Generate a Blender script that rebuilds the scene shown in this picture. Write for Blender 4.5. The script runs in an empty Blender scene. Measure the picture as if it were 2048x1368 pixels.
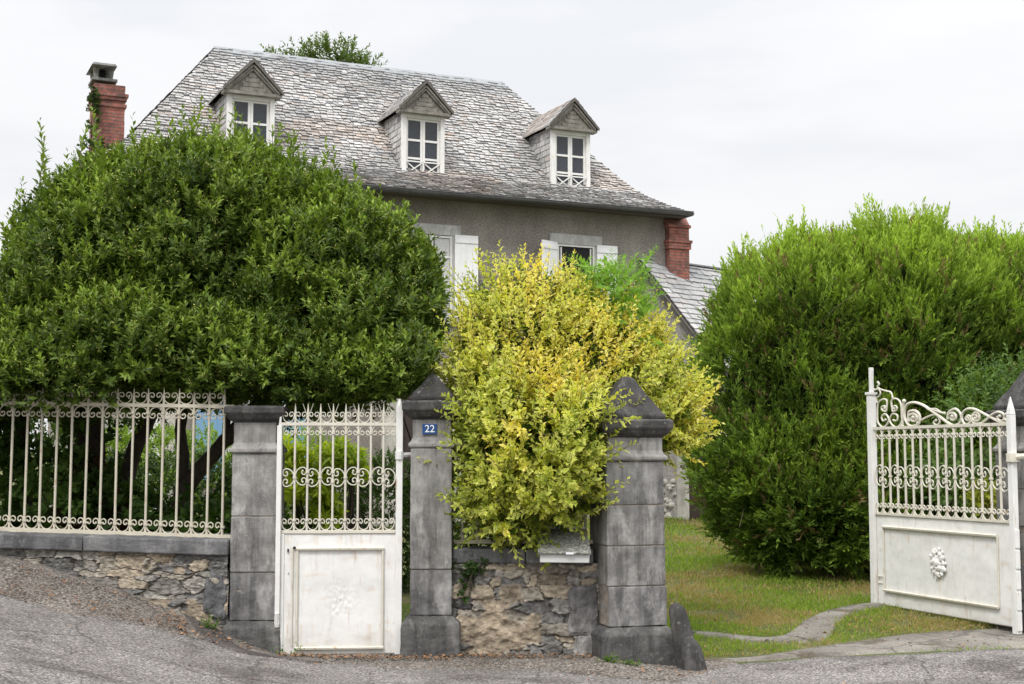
import bpy, bmesh, math, random
import numpy as np
from mathutils import Vector, Matrix, noise
R = math.radians
rng = np.random.default_rng(7)
random.seed(7)
S = bpy.context.scene
COL = S.collection

# ------------------------------------------------------------------ camera
F = 2760.0; TH = math.atan(231 / 2760); EYE = 1.6
cam = bpy.data.cameras.new('camera'); cam.lens = 36 * F / 2048; cam.clip_end = 2000; cam.clip_start = .1
co = bpy.data.objects.new('camera', cam); COL.objects.link(co)
co.location = (0, 0, EYE); co.rotation_euler = (R(90) + TH, 0, 0)
S.camera = co

# ------------------------------------------------------------------ world, sun, exposure
S.view_settings.view_transform = 'Standard'; S.view_settings.look = 'None'
S.view_settings.exposure = 0.6; S.view_settings.gamma = 1
SUN_EL, SUN_AZ = 52, 205          # degrees; azimuth clockwise from +Y
w = bpy.data.worlds.new('World'); S.world = w; w.use_nodes = True
nt = w.node_tree; nt.nodes.clear()
def N(tree, typ, **kw):
    n = tree.nodes.new(typ)
    for k, v in kw.items():
        if k in n.inputs.keys(): n.inputs[k].default_value = v
        else: setattr(n, k, v)
    return n
def ramp(tree, stops, interp='LINEAR'):
    r = tree.nodes.new('ShaderNodeValToRGB'); r.color_ramp.interpolation = interp
    e = r.color_ramp.elements
    while len(e) < len(stops): e.new(.5)
    for i, (p, c) in enumerate(stops):
        e[i].position = p; e[i].color = (*c, 1) if len(c) == 3 else c
    return r
tc = N(nt, 'ShaderNodeTexCoord'); sep = N(nt, 'ShaderNodeSeparateXYZ')
nt.links.new(tc.outputs['Generated'], sep.inputs[0])
elr = ramp(nt, [(0.0, (.32, .32, .32)), (.32, (.355, .355, .36)), (.52, (.80, .80, .81)), (1.0, (1, 1, 1))])
nt.links.new(sep.outputs['Z'], elr.inputs[0])
mp = N(nt, 'ShaderNodeMapping'); mp.inputs['Scale'].default_value = (1.2, 1.2, 4.5)
nt.links.new(tc.outputs['Generated'], mp.inputs[0])
cn = N(nt, 'ShaderNodeTexNoise', Scale=2.2, Detail=5.0, Roughness=.55)
nt.links.new(mp.outputs[0], cn.inputs['Vector'])
cr = ramp(nt, [(.38, (.90, .915, .94)), (.50, (.985, .985, .99)), (.68, (1.03, 1.03, 1.03))])
nt.links.new(cn.outputs['Fac'], cr.inputs[0])
mul = N(nt, 'ShaderNodeMixRGB', blend_type='MULTIPLY'); mul.inputs[0].default_value = 1
nt.links.new(elr.outputs[0], mul.inputs[1]); nt.links.new(cr.outputs[0], mul.inputs[2])
bgc = N(nt, 'ShaderNodeBackground', Strength=1.92)
nt.links.new(mul.outputs[0], bgc.inputs['Color'])
sky = N(nt, 'ShaderNodeTexSky', sky_type='NISHITA', sun_disc=False, sun_elevation=R(SUN_EL), sun_rotation=R(SUN_AZ))
bgs = N(nt, 'ShaderNodeBackground', Strength=.06)
nt.links.new(sky.outputs[0], bgs.inputs['Color'])
mx = N(nt, 'ShaderNodeMixShader'); mx.inputs[0].default_value = .06
nt.links.new(bgc.outputs[0], mx.inputs[1]); nt.links.new(bgs.outputs[0], mx.inputs[2])
wo = N(nt, 'ShaderNodeOutputWorld'); nt.links.new(mx.outputs[0], wo.inputs[0])
sl = bpy.data.lights.new('sun', 'SUN'); sl.energy = 1.5; sl.angle = R(14); sl.color = (1, .965, .91)
so = bpy.data.objects.new('sun', sl); COL.objects.link(so)
sd = Vector((math.sin(R(SUN_AZ)) * math.cos(R(SUN_EL)), math.cos(R(SUN_AZ)) * math.cos(R(SUN_EL)), math.sin(R(SUN_EL))))
so.rotation_euler = sd.to_track_quat('Z', 'Y').to_euler(); so.location = (0, 0, 30)

# ------------------------------------------------------------------ helpers: points
def ray(x, y):
    a = (x - 1024) / F; b = (684 - y) / F
    return np.array([a, math.cos(TH) - b * math.sin(TH), math.sin(TH) + b * math.cos(TH)])
def at(x, y, Y):
    r = ray(x, y); return np.array([0, 0, EYE]) + r * Y / r[1]

def srgb(r, g, b):
    f = lambda c: (c / 255 / 12.92) if c < 10 else ((c / 255 + .055) / 1.055) ** 2.4
    return (f(r), f(g), f(b))

# ------------------------------------------------------------------ helpers: objects
def tag(o, label=None, cat=None, group=None, kind=None):
    if label: o['label'] = label
    if cat: o['category'] = cat
    if group: o['group'] = group
    if kind: o['kind'] = kind
    return o
def empty(name, loc=(0, 0, 0), rz=0, **kw):
    o = bpy.data.objects.new(name, None); COL.objects.link(o)
    o.location = loc; o.rotation_euler = (0, 0, rz); o.empty_display_size = .1
    return tag(o, **kw)
def link(name, me, m, parent=None, smooth=False, bevel=0, **kw):
    o = bpy.data.objects.new(name, me); COL.objects.link(o)
    if m: me.materials.append(m)
    if parent: o.parent = parent
    if smooth: me.polygons.foreach_set('use_smooth', np.ones(len(me.polygons), bool))
    if bevel:
        b = o.modifiers.new('bevel', 'BEVEL'); b.width = bevel; b.segments = 2; b.limit_method = 'ANGLE'; b.angle_limit = R(35)
    return tag(o, **kw)
def np_mesh(name, V, Fc, C=None):
    """V (n,3); Fc (m,k) int; C (n,3) colours"""
    me = bpy.data.meshes.new(name)
    V = np.asarray(V, np.float32); Fc = np.asarray(Fc, np.int32); k = Fc.shape[1]; m = len(Fc)
    me.vertices.add(len(V)); me.vertices.foreach_set('co', V.ravel())
    me.loops.add(m * k); me.loops.foreach_set('vertex_index', Fc.ravel())
    me.polygons.add(m); me.polygons.foreach_set('loop_start', np.arange(0, m * k, k, dtype=np.int32))
    me.update(calc_edges=True)
    if C is not None:
        a = me.color_attributes.new('Col', 'FLOAT_COLOR', 'POINT')
        CC = np.ones((len(V), 4), np.float32); CC[:, :3] = C
        a.data.foreach_set('color', CC.ravel())
    return me
class MB:
    def __init__(s): s.v = []; s.f = []
    def add(s, vs, fs):
        n = len(s.v); s.v += [tuple(map(float, p)) for p in vs]; s.f += [tuple(i + n for i in f) for f in fs]
    def hexa(s, p):   # 8 points: 4 bottom ccw, 4 top ccw
        s.add(p, [(3, 2, 1, 0), (4, 5, 6, 7), (0, 1, 5, 4), (1, 2, 6, 5), (2, 3, 7, 6), (3, 0, 4, 7)])
    def box(s, x0, x1, y0, y1, z0, z1):
        s.hexa([(x0, y0, z0), (x1, y0, z0), (x1, y1, z0), (x0, y1, z0), (x0, y0, z1), (x1, y0, z1), (x1, y1, z1), (x0, y1, z1)])
    def bar(s, a, b, w, d, up=(0, -1, 0)):   # rectangular bar from a to b
        a = Vector(a); b = Vector(b); t = (b - a).normalized(); u = Vector(up)
        sv = t.cross(u).normalized() * w / 2; u = sv.cross(t).normalized() * d / 2
        s.hexa([a - sv - u, a + sv - u, a + sv + u, a - sv + u, b - sv - u, b + sv - u, b + sv + u, b - sv + u])
    def sq(s, prof, cx=0, cy=0):   # square rings: (half x, half y, z)
        n = len(s.v); m = len(prof)
        for hx, hy, z in prof: s.v += [(cx - hx, cy - hy, z), (cx + hx, cy - hy, z), (cx + hx, cy + hy, z), (cx - hx, cy + hy, z)]
        for i in range(m - 1):
            for j in range(4):
                k = (j + 1) % 4; s.f.append((n + i * 4 + j, n + i * 4 + k, n + i * 4 + 4 + k, n + i * 4 + 4 + j))
        s.f.append((n + 3, n + 2, n + 1, n)); e = n + 4 * (m - 1); s.f.append((e, e + 1, e + 2, e + 3))
    def tube(s, pts, rad, n=6, closed_ends=True, flat=None):
        pts = [Vector(p) for p in pts]; m = len(pts); base = len(s.v)
        if not hasattr(rad, '__len__'): rad = [rad] * m
        t0 = (pts[1] - pts[0]).normalized(); u = t0.orthogonal().normalized() if flat is None else Vector(flat)
        for i, p in enumerate(pts):
            t = (pts[min(i + 1, m - 1)] - pts[max(i - 1, 0)]).normalized()
            u = (u - t * u.dot(t)).normalized(); v = t.cross(u)
            for k in range(n):
                a = 2 * math.pi * k / n + (math.pi / n if n == 4 else 0)
                s.v.append(tuple(p + (u * math.cos(a) + v * math.sin(a)) * rad[i]))
        for i in range(m - 1):
            for k in range(n):
                k2 = (k + 1) % n; a = base + i * n; s.f.append((a + k, a + k2, a + n + k2, a + n + k))
        if closed_ends:
            s.f.append(tuple(base + k for k in range(n - 1, -1, -1))); s.f.append(tuple(base + (m - 1) * n + k for k in range(n)))
    def ball(s, c, r, nu=6, nv=4, sc=(1, 1, 1)):
        base = len(s.v); c = Vector(c)
        for i in range(1, nv):
            ph = math.pi * i / nv
            for k in range(nu):
                a = 2 * math.pi * k / nu
                s.v.append((c.x + r * sc[0] * math.sin(ph) * math.cos(a), c.y + r * sc[1] * math.sin(ph) * math.sin(a), c.z + r * sc[2] * math.cos(ph)))
        t = len(s.v); s.v += [(c.x, c.y, c.z + r * sc[2]), (c.x, c.y, c.z - r * sc[2])]
        for i in range(nv - 2):
            for k in range(nu):
                k2 = (k + 1) % nu; a = base + i * nu; s.f.append((a + k, a + nu + k, a + nu + k2, a + k2))
        for k in range(nu):
            k2 = (k + 1) % nu; s.f.append((t, base + k, base + k2)); e = base + (nv - 2) * nu; s.f.append((t + 1, e + k2, e + k))
    def build(s, name, m, parent=None, **kw):
        me = bpy.data.meshes.new(name); me.from_pydata(s.v, [], s.f); me.update()
        return link(name, me, m, parent, **kw)

# ------------------------------------------------------------------ materials
def mat(name):
    m = bpy.data.materials.new(name); m.use_nodes = True; t = m.node_tree
    return m, t, t.nodes['Principled BSDF'], t.nodes['Material Output']
def mixc(t, fac, a, b, mode='MIX'):
    n = t.nodes.new('ShaderNodeMixRGB'); n.blend_type = mode
    for i, v in ((0, fac), (1, a), (2, b)):
        if hasattr(v, 'links'): t.links.new(v, n.inputs[i])
        else: n.inputs[i].default_value = v if i == 0 else (*v[:3], 1)
    return n.outputs[0]
def nz(t, scale, detail=4, rough=.6, stretch=None, dist=0, off=0):
    tc = t.nodes.new('ShaderNodeTexCoord'); n = t.nodes.new('ShaderNodeTexNoise')
    n.inputs['Scale'].default_value = scale; n.inputs['Detail'].default_value = detail
    n.inputs['Roughness'].default_value = rough; n.inputs['Distortion'].default_value = dist
    mp = t.nodes.new('ShaderNodeMapping'); mp.inputs['Location'].default_value = (off, off * .7, off * 1.3)
    if stretch: mp.inputs['Scale'].default_value = stretch
    t.links.new(tc.outputs['Object'], mp.inputs[0]); t.links.new(mp.outputs[0], n.inputs['Vector'])
    return n.outputs['Fac']
def rmp(t, src, stops, interp='LINEAR'):
    r = ramp(t, stops, interp); t.links.new(src, r.inputs[0]); return r.outputs[0]
def bump(t, src, strength, dist, prev=None):
    b = t.nodes.new('ShaderNodeBump'); b.inputs['Strength'].default_value = strength; b.inputs['Distance'].default_value = dist
    t.links.new(src, b.inputs['Height'])
    if prev: t.links.new(prev, b.inputs['Normal'])
    return b.outputs[0]
K = lambda v: (v, v, v)

def stone_mat(name, c0, c1, c2, scale=3.0, streak=.6, lichen=.3):
    m, t, p, o = mat(name)
    a = rmp(t, nz(t, scale, 8, .65), [(.30, c0), (.52, c1), (.72, c2)])
    s = rmp(t, nz(t, 3.0, 9, .72, (3.4, 3.4, .32), .15, 4), [(.46, K(0)), (.60, K(1))])
    a = mixc(t, mixc(t, 1, s, K(streak), 'MULTIPLY'), a, mixc(t, 1, a, K(.42), 'MULTIPLY'))
    e = rmp(t, nz(t, 2.3, 9, .75, (2.2, 2.2, .8), .3, 19), [(.53, K(0)), (.66, K(1))])
    a = mixc(t, mixc(t, 1, e, K(.55), 'MULTIPLY'), a, (c2[0] * 1.5, c2[1] * 1.5, c2[2] * 1.5))
    gi = t.nodes.new('ShaderNodeNewGeometry'); a = mixc(t, 1, a, rmp(t, gi.outputs['Random Per Island'], [(0, (.78, .78, .80)), (1, (1.2, 1.19, 1.17))]), 'MULTIPLY')
    l = rmp(t, nz(t, 26, 3, .5, None, 0, 9), [(.62, K(0)), (.70, K(1))])
    a = mixc(t, mixc(t, 1, l, K(lichen), 'MULTIPLY'), a, (.38, .37, .33))
    t.links.new(a, p.inputs['Base Color']); p.inputs['Roughness'].default_value = .85
    b = bump(t, nz(t, 9, 10, .78), .8, .014); b = bump(t, nz(t, 70, 4, .7), .7, .004, b)
    t.links.new(b, p.inputs['Normal']); return m
M = {}
M['stone'] = stone_mat('grey_pillar_stone', (.085, .082, .08), (.20, .195, .19), (.31, .305, .295), 3.4, .8, .12)
M['stone_dark'] = stone_mat('dark_lichened_stone', (.022, .021, .021), (.05, .048, .046), (.105, .10, .096), 4, .6, .25)
M['stone_base'] = stone_mat('worn_base_stone', (.038, .038, .038), (.09, .088, .084), (.17, .165, .155), 3.0, .7, .15)
M['coping'] = stone_mat('coping_stone', (.055, .056, .06), (.12, .12, .125), (.21, .21, .205), 2.6, .5, .12)
M['pale_stone'] = stone_mat('pale_dressed_stone', (.30, .28, .25), (.42, .40, .36), (.52, .50, .45), 4, .25, .1)
M['lintel'] = stone_mat('pale_grey_lintel', (.36, .355, .345), (.46, .455, .44), (.55, .545, .53), 5, .2, .05)

def plaster(name, c0, c1, c2):
    m, t, p, o = mat(name)
    a = rmp(t, nz(t, .9, 8, .65), [(.3, c0), (.5, c1), (.7, c2)])
    s = rmp(t, nz(t, 1.2, 5, .6, (2, 2, .35), 0, 3), [(.42, K(0)), (.66, K(1))])
    a = mixc(t, mixc(t, 1, s, K(.5), 'MULTIPLY'), a, mixc(t, 1, a, K(.66), 'MULTIPLY'))
    g = rmp(t, nz(t, 30, 6, .9, None, 0, 2), [(.42, K(.62)), (.58, K(1.28))])
    a = mixc(t, 1, a, g, 'MULTIPLY')
    l = rmp(t, nz(t, 5.5, 6, .6, None, 0, 7), [(.68, K(0)), (.72, K(1))])
    a = mixc(t, mixc(t, 1, l, K(.45), 'MULTIPLY'), a, (.42, .40, .36))
    t.links.new(a, p.inputs['Base Color']); p.inputs['Roughness'].default_value = .95
    b = bump(t, nz(t, 30, 6, .75), .8, .02); b = bump(t, nz(t, 3, 4, .6), .3, .03, b)
    t.links.new(b, p.inputs['Normal']); return m
M['plaster'] = plaster('grey_roughcast', (.185, .165, .145), (.262, .238, .212), (.34, .315, .28))
M['plaster2'] = plaster('pale_annex_render', (.23, .21, .195), (.30, .28, .262), (.37, .35, .325))

def vcol_mat(name, rough=.85, bs=.5, bd=.01, scale=40, var=.35, spec=.5):
    m, t, p, o = mat(name)
    a = t.nodes.new('ShaderNodeVertexColor'); a.layer_name = 'Col'
    g = rmp(t, nz(t, scale, 5, .7), [(.3, K(1 - var)), (.7, K(1 + var))])
    t.links.new(mixc(t, 1, a.outputs[0], g, 'MULTIPLY'), p.inputs['Base Color'])
    p.inputs['Roughness'].default_value = rough; p.inputs['Specular IOR Level'].default_value = spec
    t.links.new(bump(t, nz(t, scale * 1.4, 5, .7), bs, bd), p.inputs['Normal']); return m
M['slate'] = vcol_mat('weathered_slate', .7, .5, .008, 14, .28)
M['rubble'] = vcol_mat('rubble_stone', .92, .9, .015, 28, .4, .3)
M['litter'] = vcol_mat('dead_leaf', .8, .2, .002, 60, .2)

def leaf_mat(name, rough=.45, trans=.3, spec=.4, tint=(1.25, 1.35, .6)):
    m, t, p, o = mat(name)
    a = t.nodes.new('ShaderNodeVertexColor'); a.layer_name = 'Col'
    t.links.new(a.outputs[0], p.inputs['Base Color']); p.inputs['Roughness'].default_value = rough
    p.inputs['Specular IOR Level'].default_value = spec
    tr = t.nodes.new('ShaderNodeBsdfTranslucent')
    t.links.new(mixc(t, 1, a.outputs[0], tint, 'MULTIPLY'), tr.inputs[0])
    ms = t.nodes.new('ShaderNodeMixShader'); ms.inputs[0].default_value = trans
    t.links.new(p.outputs[0], ms.inputs[1]); t.links.new(tr.outputs[0], ms.inputs[2]); t.links.new(ms.outputs[0], o.inputs[0])
    return m
M['leaf'] = leaf_mat('leaf_glossy', .5, .30, .25)
M['leaf_soft'] = leaf_mat('leaf_soft', .6, .42, .2)
M['leaf_gold'] = leaf_mat('leaf_variegated', .6, .42, .25, (1.15, 1.2, .6))
M['conifer'] = leaf_mat('conifer_scale', .7, .25, .15)

def paint(name, base, rust=.5, dirt=.35, rs=(6, 6, .8)):
    m, t, p, o = mat(name)
    a = rmp(t, nz(t, 3, 7, .7), [(.3, tuple(c * .86 for c in base)), (.6, base)])
    d = rmp(t, nz(t, 7, 6, .7, (2.5, 2.5, .5), 0, 3), [(.56, K(0)), (.72, K(1))])
    a = mixc(t, mixc(t, 1, d, K(dirt), 'MULTIPLY'), a, (.42, .39, .34))
    r = rmp(t, nz(t, 2.6, 7, .65, rs, .1, 11), [(.59, K(0)), (.70, K(1))])
    a = mixc(t, mixc(t, 1, r, K(rust), 'MULTIPLY'), a, (.36, .20, .09))
    f = rmp(t, nz(t, 38, 3, .6, None, 0, 5), [(.72, K(0)), (.75, K(1))])
    a = mixc(t, mixc(t, 1, f, K(.5), 'MULTIPLY'), a, (.16, .14, .12))
    t.links.new(a, p.inputs['Base Color']); p.inputs['Roughness'].default_value = .5
    b = bump(t, nz(t, 16, 6, .7), .35, .006); t.links.new(bump(t, nz(t, 3, 3, .5), .3, .02, b), p.inputs['Normal']); return m
M['gate_panel'] = paint('white_sheet_paint', (.70, .695, .675), .65, .45)
M['sheet'] = paint('rust_streaked_sheet_paint', (.72, .715, .695), .5, .4)
_t = M['sheet'].node_tree; _p = _t.nodes['Principled BSDF']; _l = _p.inputs['Base Color'].links[0].from_socket
_v = _t.nodes.new('ShaderNodeVertexColor'); _v.layer_name = 'Col'; _t.links.new(mixc(_t, 1, _l, _v.outputs[0], 'MULTIPLY'), _p.inputs['Base Color'])
M['iron'] = paint('aged_cream_iron_paint', (.60, .57, .49), .75, .5, (9, 9, 3))
M['iron_cream'] = paint('cream_fence_paint', (.55, .51, .41), .7, .6, (9, 9, 4))
M['white_wood'] = paint('white_window_paint', (.72, .71, .69), .1, .45)
M['shutter'] = paint('white_shutter_paint', (.80, .80, .81), .05, .15)
M['blue'] = paint('blue_shutter_paint', (.18, .34, .52), .05, .2)
M['box_white'] = paint('letterbox_paint', (.60, .60, .58), .1, .3)

def plain(name, c, rough=.6, bs=.3, sc=30, var=.2, metal=0):
    m, t, p, o = mat(name)
    a = rmp(t, nz(t, sc, 5, .65), [(.3, tuple(x * (1 - var) for x in c)), (.7, tuple(x * (1 + var) for x in c))])
    t.links.new(a, p.inputs['Base Color']); p.inputs['Roughness'].default_value = rough; p.inputs['Metallic'].default_value = metal
    t.links.new(bump(t, nz(t, sc * 2, 4, .6), bs, .004), p.inputs['Normal']); return m
M['zinc'] = plain('grey_zinc', (.22, .23, .24), .5, .2, 8, .2)
M['gutter'] = plain('dark_painted_gutter', (.075, .075, .075), .6, .2, 8, .3)
M['soffit'] = plain('weathered_soffit_wood', (.10, .09, .08), .85)
M['pediment'] = plain('weathered_grey_boards', (.19, .178, .155), .85, .7, 9, .45)
M['dark'] = plain('dark_interior', (.008, .008, .009), .9)
M['glass'] = plain('window_glass', (.035, .04, .048), .06, 0, 3, .3)
M['curtain'] = plain('net_curtain', (.50, .50, .50), .9)
M['bark'] = plain('bark', (.050, .038, .028), .9, .9, 25, .45)
M['twig'] = plain('twig', (.13, .11, .07), .9, .4, 25, .3)
M['door_wood'] = plain('dark_brown_door', (.035, .022, .018), .6, .4, 12, .3)
M['plate_blue'] = plain('blue_enamel', (.010, .055, .19), .25, .1, 20, .15)
M['plate_white'] = plain('white_enamel', (.75, .77, .8), .3, .1, 20, .05)
M['concrete'] = stone_mat('chimney_concrete', (.12, .12, .115), (.21, .21, .20), (.30, .30, .285), 6, .4, .2)
M['berry'] = plain('yellow_green_buds', (.52, .52, .14), .6, 0, 40, .2)
M['berry_blue'] = plain('pale_blue_cones', (.22, .32, .34), .6, 0, 40, .2)
def lid_mat():
    m, t, p, o = mat('lichened_lid')
    a = rmp(t, nz(t, 45, 6, .75), [(.38, (.05, .05, .045)), (.50, (.20, .20, .18)), (.62, (.42, .42, .38))])
    t.links.new(a, p.inputs['Base Color']); p.inputs['Roughness'].default_value = .9
    t.links.new(bump(t, nz(t, 60, 4, .7), .5, .004), p.inputs['Normal']); return m
M['lid'] = lid_mat()
def ground_mat(name, stops, scale, fine, grit, bd, patch=None, vor=0, crack=0):
    m, t, p, o = mat(name)
    a = rmp(t, nz(t, scale, 7, .65), stops)
    if patch:
        pf = rmp(t, nz(t, patch[1], 6, .7, None, .3, 13), [(patch[2], K(0)), (patch[2] + .08, K(1))])
        a = mixc(t, mixc(t, 1, pf, K(patch[3]), 'MULTIPLY'), a, patch[0])
    g = rmp(t, nz(t, fine, 3, .8), [(.36, K(1 - grit)), (.5, K(1)), (.64, K(1 + grit * 1.4))])
    a = mixc(t, 1, a, g, 'MULTIPLY')
    if vor:
        tcn = t.nodes.new('ShaderNodeTexCoord'); v = t.nodes.new('ShaderNodeTexVoronoi'); v.inputs['Scale'].default_value = vor
        t.links.new(tcn.outputs['Object'], v.inputs['Vector'])
        bw = t.nodes.new('ShaderNodeRGBToBW'); t.links.new(v.outputs['Color'], bw.inputs[0])
        a = mixc(t, 1, a, rmp(t, bw.outputs[0], [(.2, K(.68)), (.5, K(.97)), (.8, K(1.45))]), 'MULTIPLY')
    if crack:
        tcn = t.nodes.new('ShaderNodeTexCoord'); n_ = t.nodes.new('ShaderNodeTexNoise'); n_.inputs['Scale'].default_value = 2.5; n_.inputs['Detail'].default_value = 6
        t.links.new(tcn.outputs['Object'], n_.inputs['Vector']); ad = t.nodes.new('ShaderNodeMixRGB'); ad.inputs[0].default_value = .30
        t.links.new(tcn.outputs['Object'], ad.inputs[1]); t.links.new(n_.outputs['Color'], ad.inputs[2])
        v = t.nodes.new('ShaderNodeTexVoronoi'); v.feature = 'DISTANCE_TO_EDGE'; v.inputs['Scale'].default_value = .8; t.links.new(ad.outputs[0], v.inputs['Vector'])
        a = mixc(t, rmp(t, v.outputs['Distance'], [(.004, K(.55)), (.012, K(0))]), a, (.04, .036, .034))
    t.links.new(a, p.inputs['Base Color']); p.inputs['Roughness'].default_value = .92; p.inputs['Specular IOR Level'].default_value = .3
    b = bump(t, nz(t, fine, 3, .8), .8, bd); b = bump(t, nz(t, scale * 3, 4, .6), .3, .02, b)
    t.links.new(b, p.inputs['Normal']); return m
M['asphalt'] = ground_mat('worn_asphalt', [(.3, (.105, .095, .09)), (.5, (.155, .143, .136)), (.7, (.205, .192, .182))], .9, 45, .6, .012,
                          ((.07, .062, .058), .7, .52, .7), 85, 1)
M['asphalt_dark'] = ground_mat('dark_asphalt_patch', [(.3, (.045, .04, .037)), (.5, (.07, .062, .058)), (.7, (.11, .10, .094))], 1.6, 55, .5, .01, None, 85)
M['gravel'] = ground_mat('gravel_verge', [(.3, (.10, .085, .072)), (.5, (.155, .135, .118)), (.7, (.20, .18, .16))], 2.0, 45, .6, .02,
                         ((.075, .05, .035), 2.5, .57, .5), 60)
M['soil'] = ground_mat('lawn_soil', [(.3, (.05, .065, .018)), (.5, (.09, .10, .03)), (.68, (.20, .155, .08))], .8, 40, .5, .02)
M['slab'] = ground_mat('worn_concrete', [(.3, (.11, .10, .088)), (.5, (.18, .165, .145)), (.7, (.24, .225, .195))], 2.2, 50, .25, .008,
                       ((.07, .055, .035), 1.8, .50, .75), 0, 1)

def brick_mat():
    m, t, p, o = mat('red_brick')
    tcn = t.nodes.new('ShaderNodeTexCoord'); sp = t.nodes.new('ShaderNodeSeparateXYZ'); cb = t.nodes.new('ShaderNodeCombineXYZ')
    t.links.new(tcn.outputs['Object'], sp.inputs[0])
    ad = t.nodes.new('ShaderNodeMath'); ad.operation = 'ADD'; t.links.new(sp.outputs[0], ad.inputs[0]); t.links.new(sp.outputs[1], ad.inputs[1])
    t.links.new(ad.outputs[0], cb.inputs[0]); t.links.new(sp.outputs[2], cb.inputs[1])
    b = t.nodes.new('ShaderNodeTexBrick'); t.links.new(cb.outputs[0], b.inputs['Vector'])
    b.inputs['Scale'].default_value = 1; b.inputs['Brick Width'].default_value = .22; b.inputs['Row Height'].default_value = .062
    b.inputs['Mortar Size'].default_value = .008; b.inputs['Mortar Smooth'].default_value = .3
    b.inputs['Color1'].default_value = (.36, .12, .085, 1); b.inputs['Color2'].default_value = (.24, .085, .062, 1); b.inputs['Mortar'].default_value = (.13, .10, .09, 1)
    g = rmp(t, nz(t, 9, 6, .7), [(.3, K(.55)), (.7, K(1.35))])
    a = mixc(t, 1, b.outputs['Color'], g, 'MULTIPLY')
    l = rmp(t, nz(t, 14, 5, .7, None, 0, 3), [(.55, K(0)), (.68, K(.6))])
    a = mixc(t, l, a, (.30, .22, .19))
    a = mixc(t, rmp(t, nz(t, 3, 5, .7, None, 0, 8), [(.5, K(0)), (.62, K(.6))]), a, (.06, .045, .04))
    t.links.new(a, p.inputs['Base Color']); p.inputs['Roughness'].default_value = .9
    bb = bump(t, b.outputs['Fac'], -.8, .02); t.links.new(bump(t, nz(t, 30, 4, .7), .5, .01, bb), p.inputs['Normal']); return m
M['brick'] = brick_mat()
M['mortar'] = plain('tan_mortar', (.22, .19, .16), .95, .6, 20, .4)

# ------------------------------------------------------------------ terrain
RX = [-60, -12, -6, -4.15, -3.08, -2.3, -1.6, 0, 1.3, 5, 60]; RZ = [6, 2.0, .88, .52, .305, .105, -.04, -.09, -.16, -.17, -.6]
FX = [-60, -12, -6, -4.4, -3.3, -2.55, -1.95, -1, .7, 1.4, 2.5, 5, 60]; FZ = [6, 2.3, 1.12, .76, .47, .17, -.05, -.06, -.06, -.14, -.10, -.06, -.5]
ss = lambda x: np.clip(x, 0, 1) ** 2 * (3 - 2 * np.clip(x, 0, 1))
def hgt(X, Y):
    X = np.asarray(X, float); Y = np.asarray(Y, float)
    r = np.interp(X, RX, RZ); f = np.interp(X, FX, FZ)
    front = r + (f - r) * ss((Y - 10.95) / .85)
    gar = -.07 + .0345 * (Y - 12) - np.clip(Y - 30, 0, None) * .03
    k = ss((Y - 12.0) / 1.6)
    return front * (1 - k) + gar * k
def gpt(px, py):
    r = ray(px, py); z = -.05
    for _ in range(40):
        s = (z - EYE) / r[2]; z = .5 * z + .5 * float(hgt(s * r[0], s * r[1]))
    return s * r[0], s * r[1]
def grid_sheet(name, xs, ys, dz, m, jit=0, **kw):
    XX, YY = np.meshgrid(xs, ys, indexing='ij') if ys.ndim == 1 else (np.repeat(xs[:, None], ys.shape[1], 1), ys)
    ZZ = hgt(XX, YY) + (dz(XX, YY) if callable(dz) else dz)
    if jit: ZZ = ZZ + jit * np.vectorize(lambda a, b: noise.noise(Vector((a * 1.7, b * 1.7, 0))))(XX, YY)
    if ys.ndim > 1: ZZ[:, -1] -= .07; ZZ[:, 0] -= .07
    n, k = XX.shape; V = np.stack([XX, YY, ZZ], -1).reshape(-1, 3)
    i = np.arange(n - 1)[:, None] * k + np.arange(k - 1)[None]; i = i.ravel()
    return link(name, np_mesh(name, V, np.stack([i, i + k, i + k + 1, i + 1], 1)), m, smooth=True, **kw)
gx = np.concatenate([[-300, -120, -60, -30, -18, -12, -9], np.arange(-7, 8, .12), [9, 12, 18, 30, 60, 120, 300]])
gy = np.concatenate([[-40, -10, 0, 4, 7], np.arange(8.5, 17, .12), np.arange(17, 32, .6), [34, 40, 60, 100, 200, 500]])
grid_sheet('ground', gx, gy, lambda X, Y: np.where(Y < np.where(X > 1.5, 11.72, 12.15), -.10, -.012), M['soil'], kind='structure')
nf = lambda a, s, o=0: np.array([noise.fractal(Vector((v * s + o, o * .3, 0)), .8, 2.1, 5) for v in np.atleast_1d(a)])
rx = np.concatenate([[-60, -30, -15, -9], np.arange(-7, 8, .05), [9, 15, 30, 60]])
redge = np.interp(rx, [-60, -4.2, -3.1, -2.3, -1.6, 0, 1.3, 1.6, 3.5, 5, 60], [11.2, 11.15, 11.15, 11.25, 11.3, 11.25, 11.1, 11.75, 12.2, 12.5, 12.5]) + .10 * nf(rx, 1.3)
vv = np.concatenate([[0, .2, .4, .5], np.linspace(.55, 1, 40)])
grid_sheet('road', rx, 2 + (redge[:, None] - 2) * vv[None], .004, M['asphalt'], kind='structure')
vx = np.arange(-7.5, 1.95, .05)
ve = np.interp(vx, [-7.5, -2.5, -1.9, -1, .7, 1.3, 1.9], [12.35, 12.05, 12.3, 12.3, 12.0, 11.9, 12.0]) + .05 * nf(vx, 2, 5)
re2 = np.interp(vx, rx, redge) - .25
grid_sheet('gravel_verge', vx, re2[:, None] + (ve - re2)[:, None] * np.linspace(0, 1, 24)[None], -.002, M['gravel'], .03, kind='structure')

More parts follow.
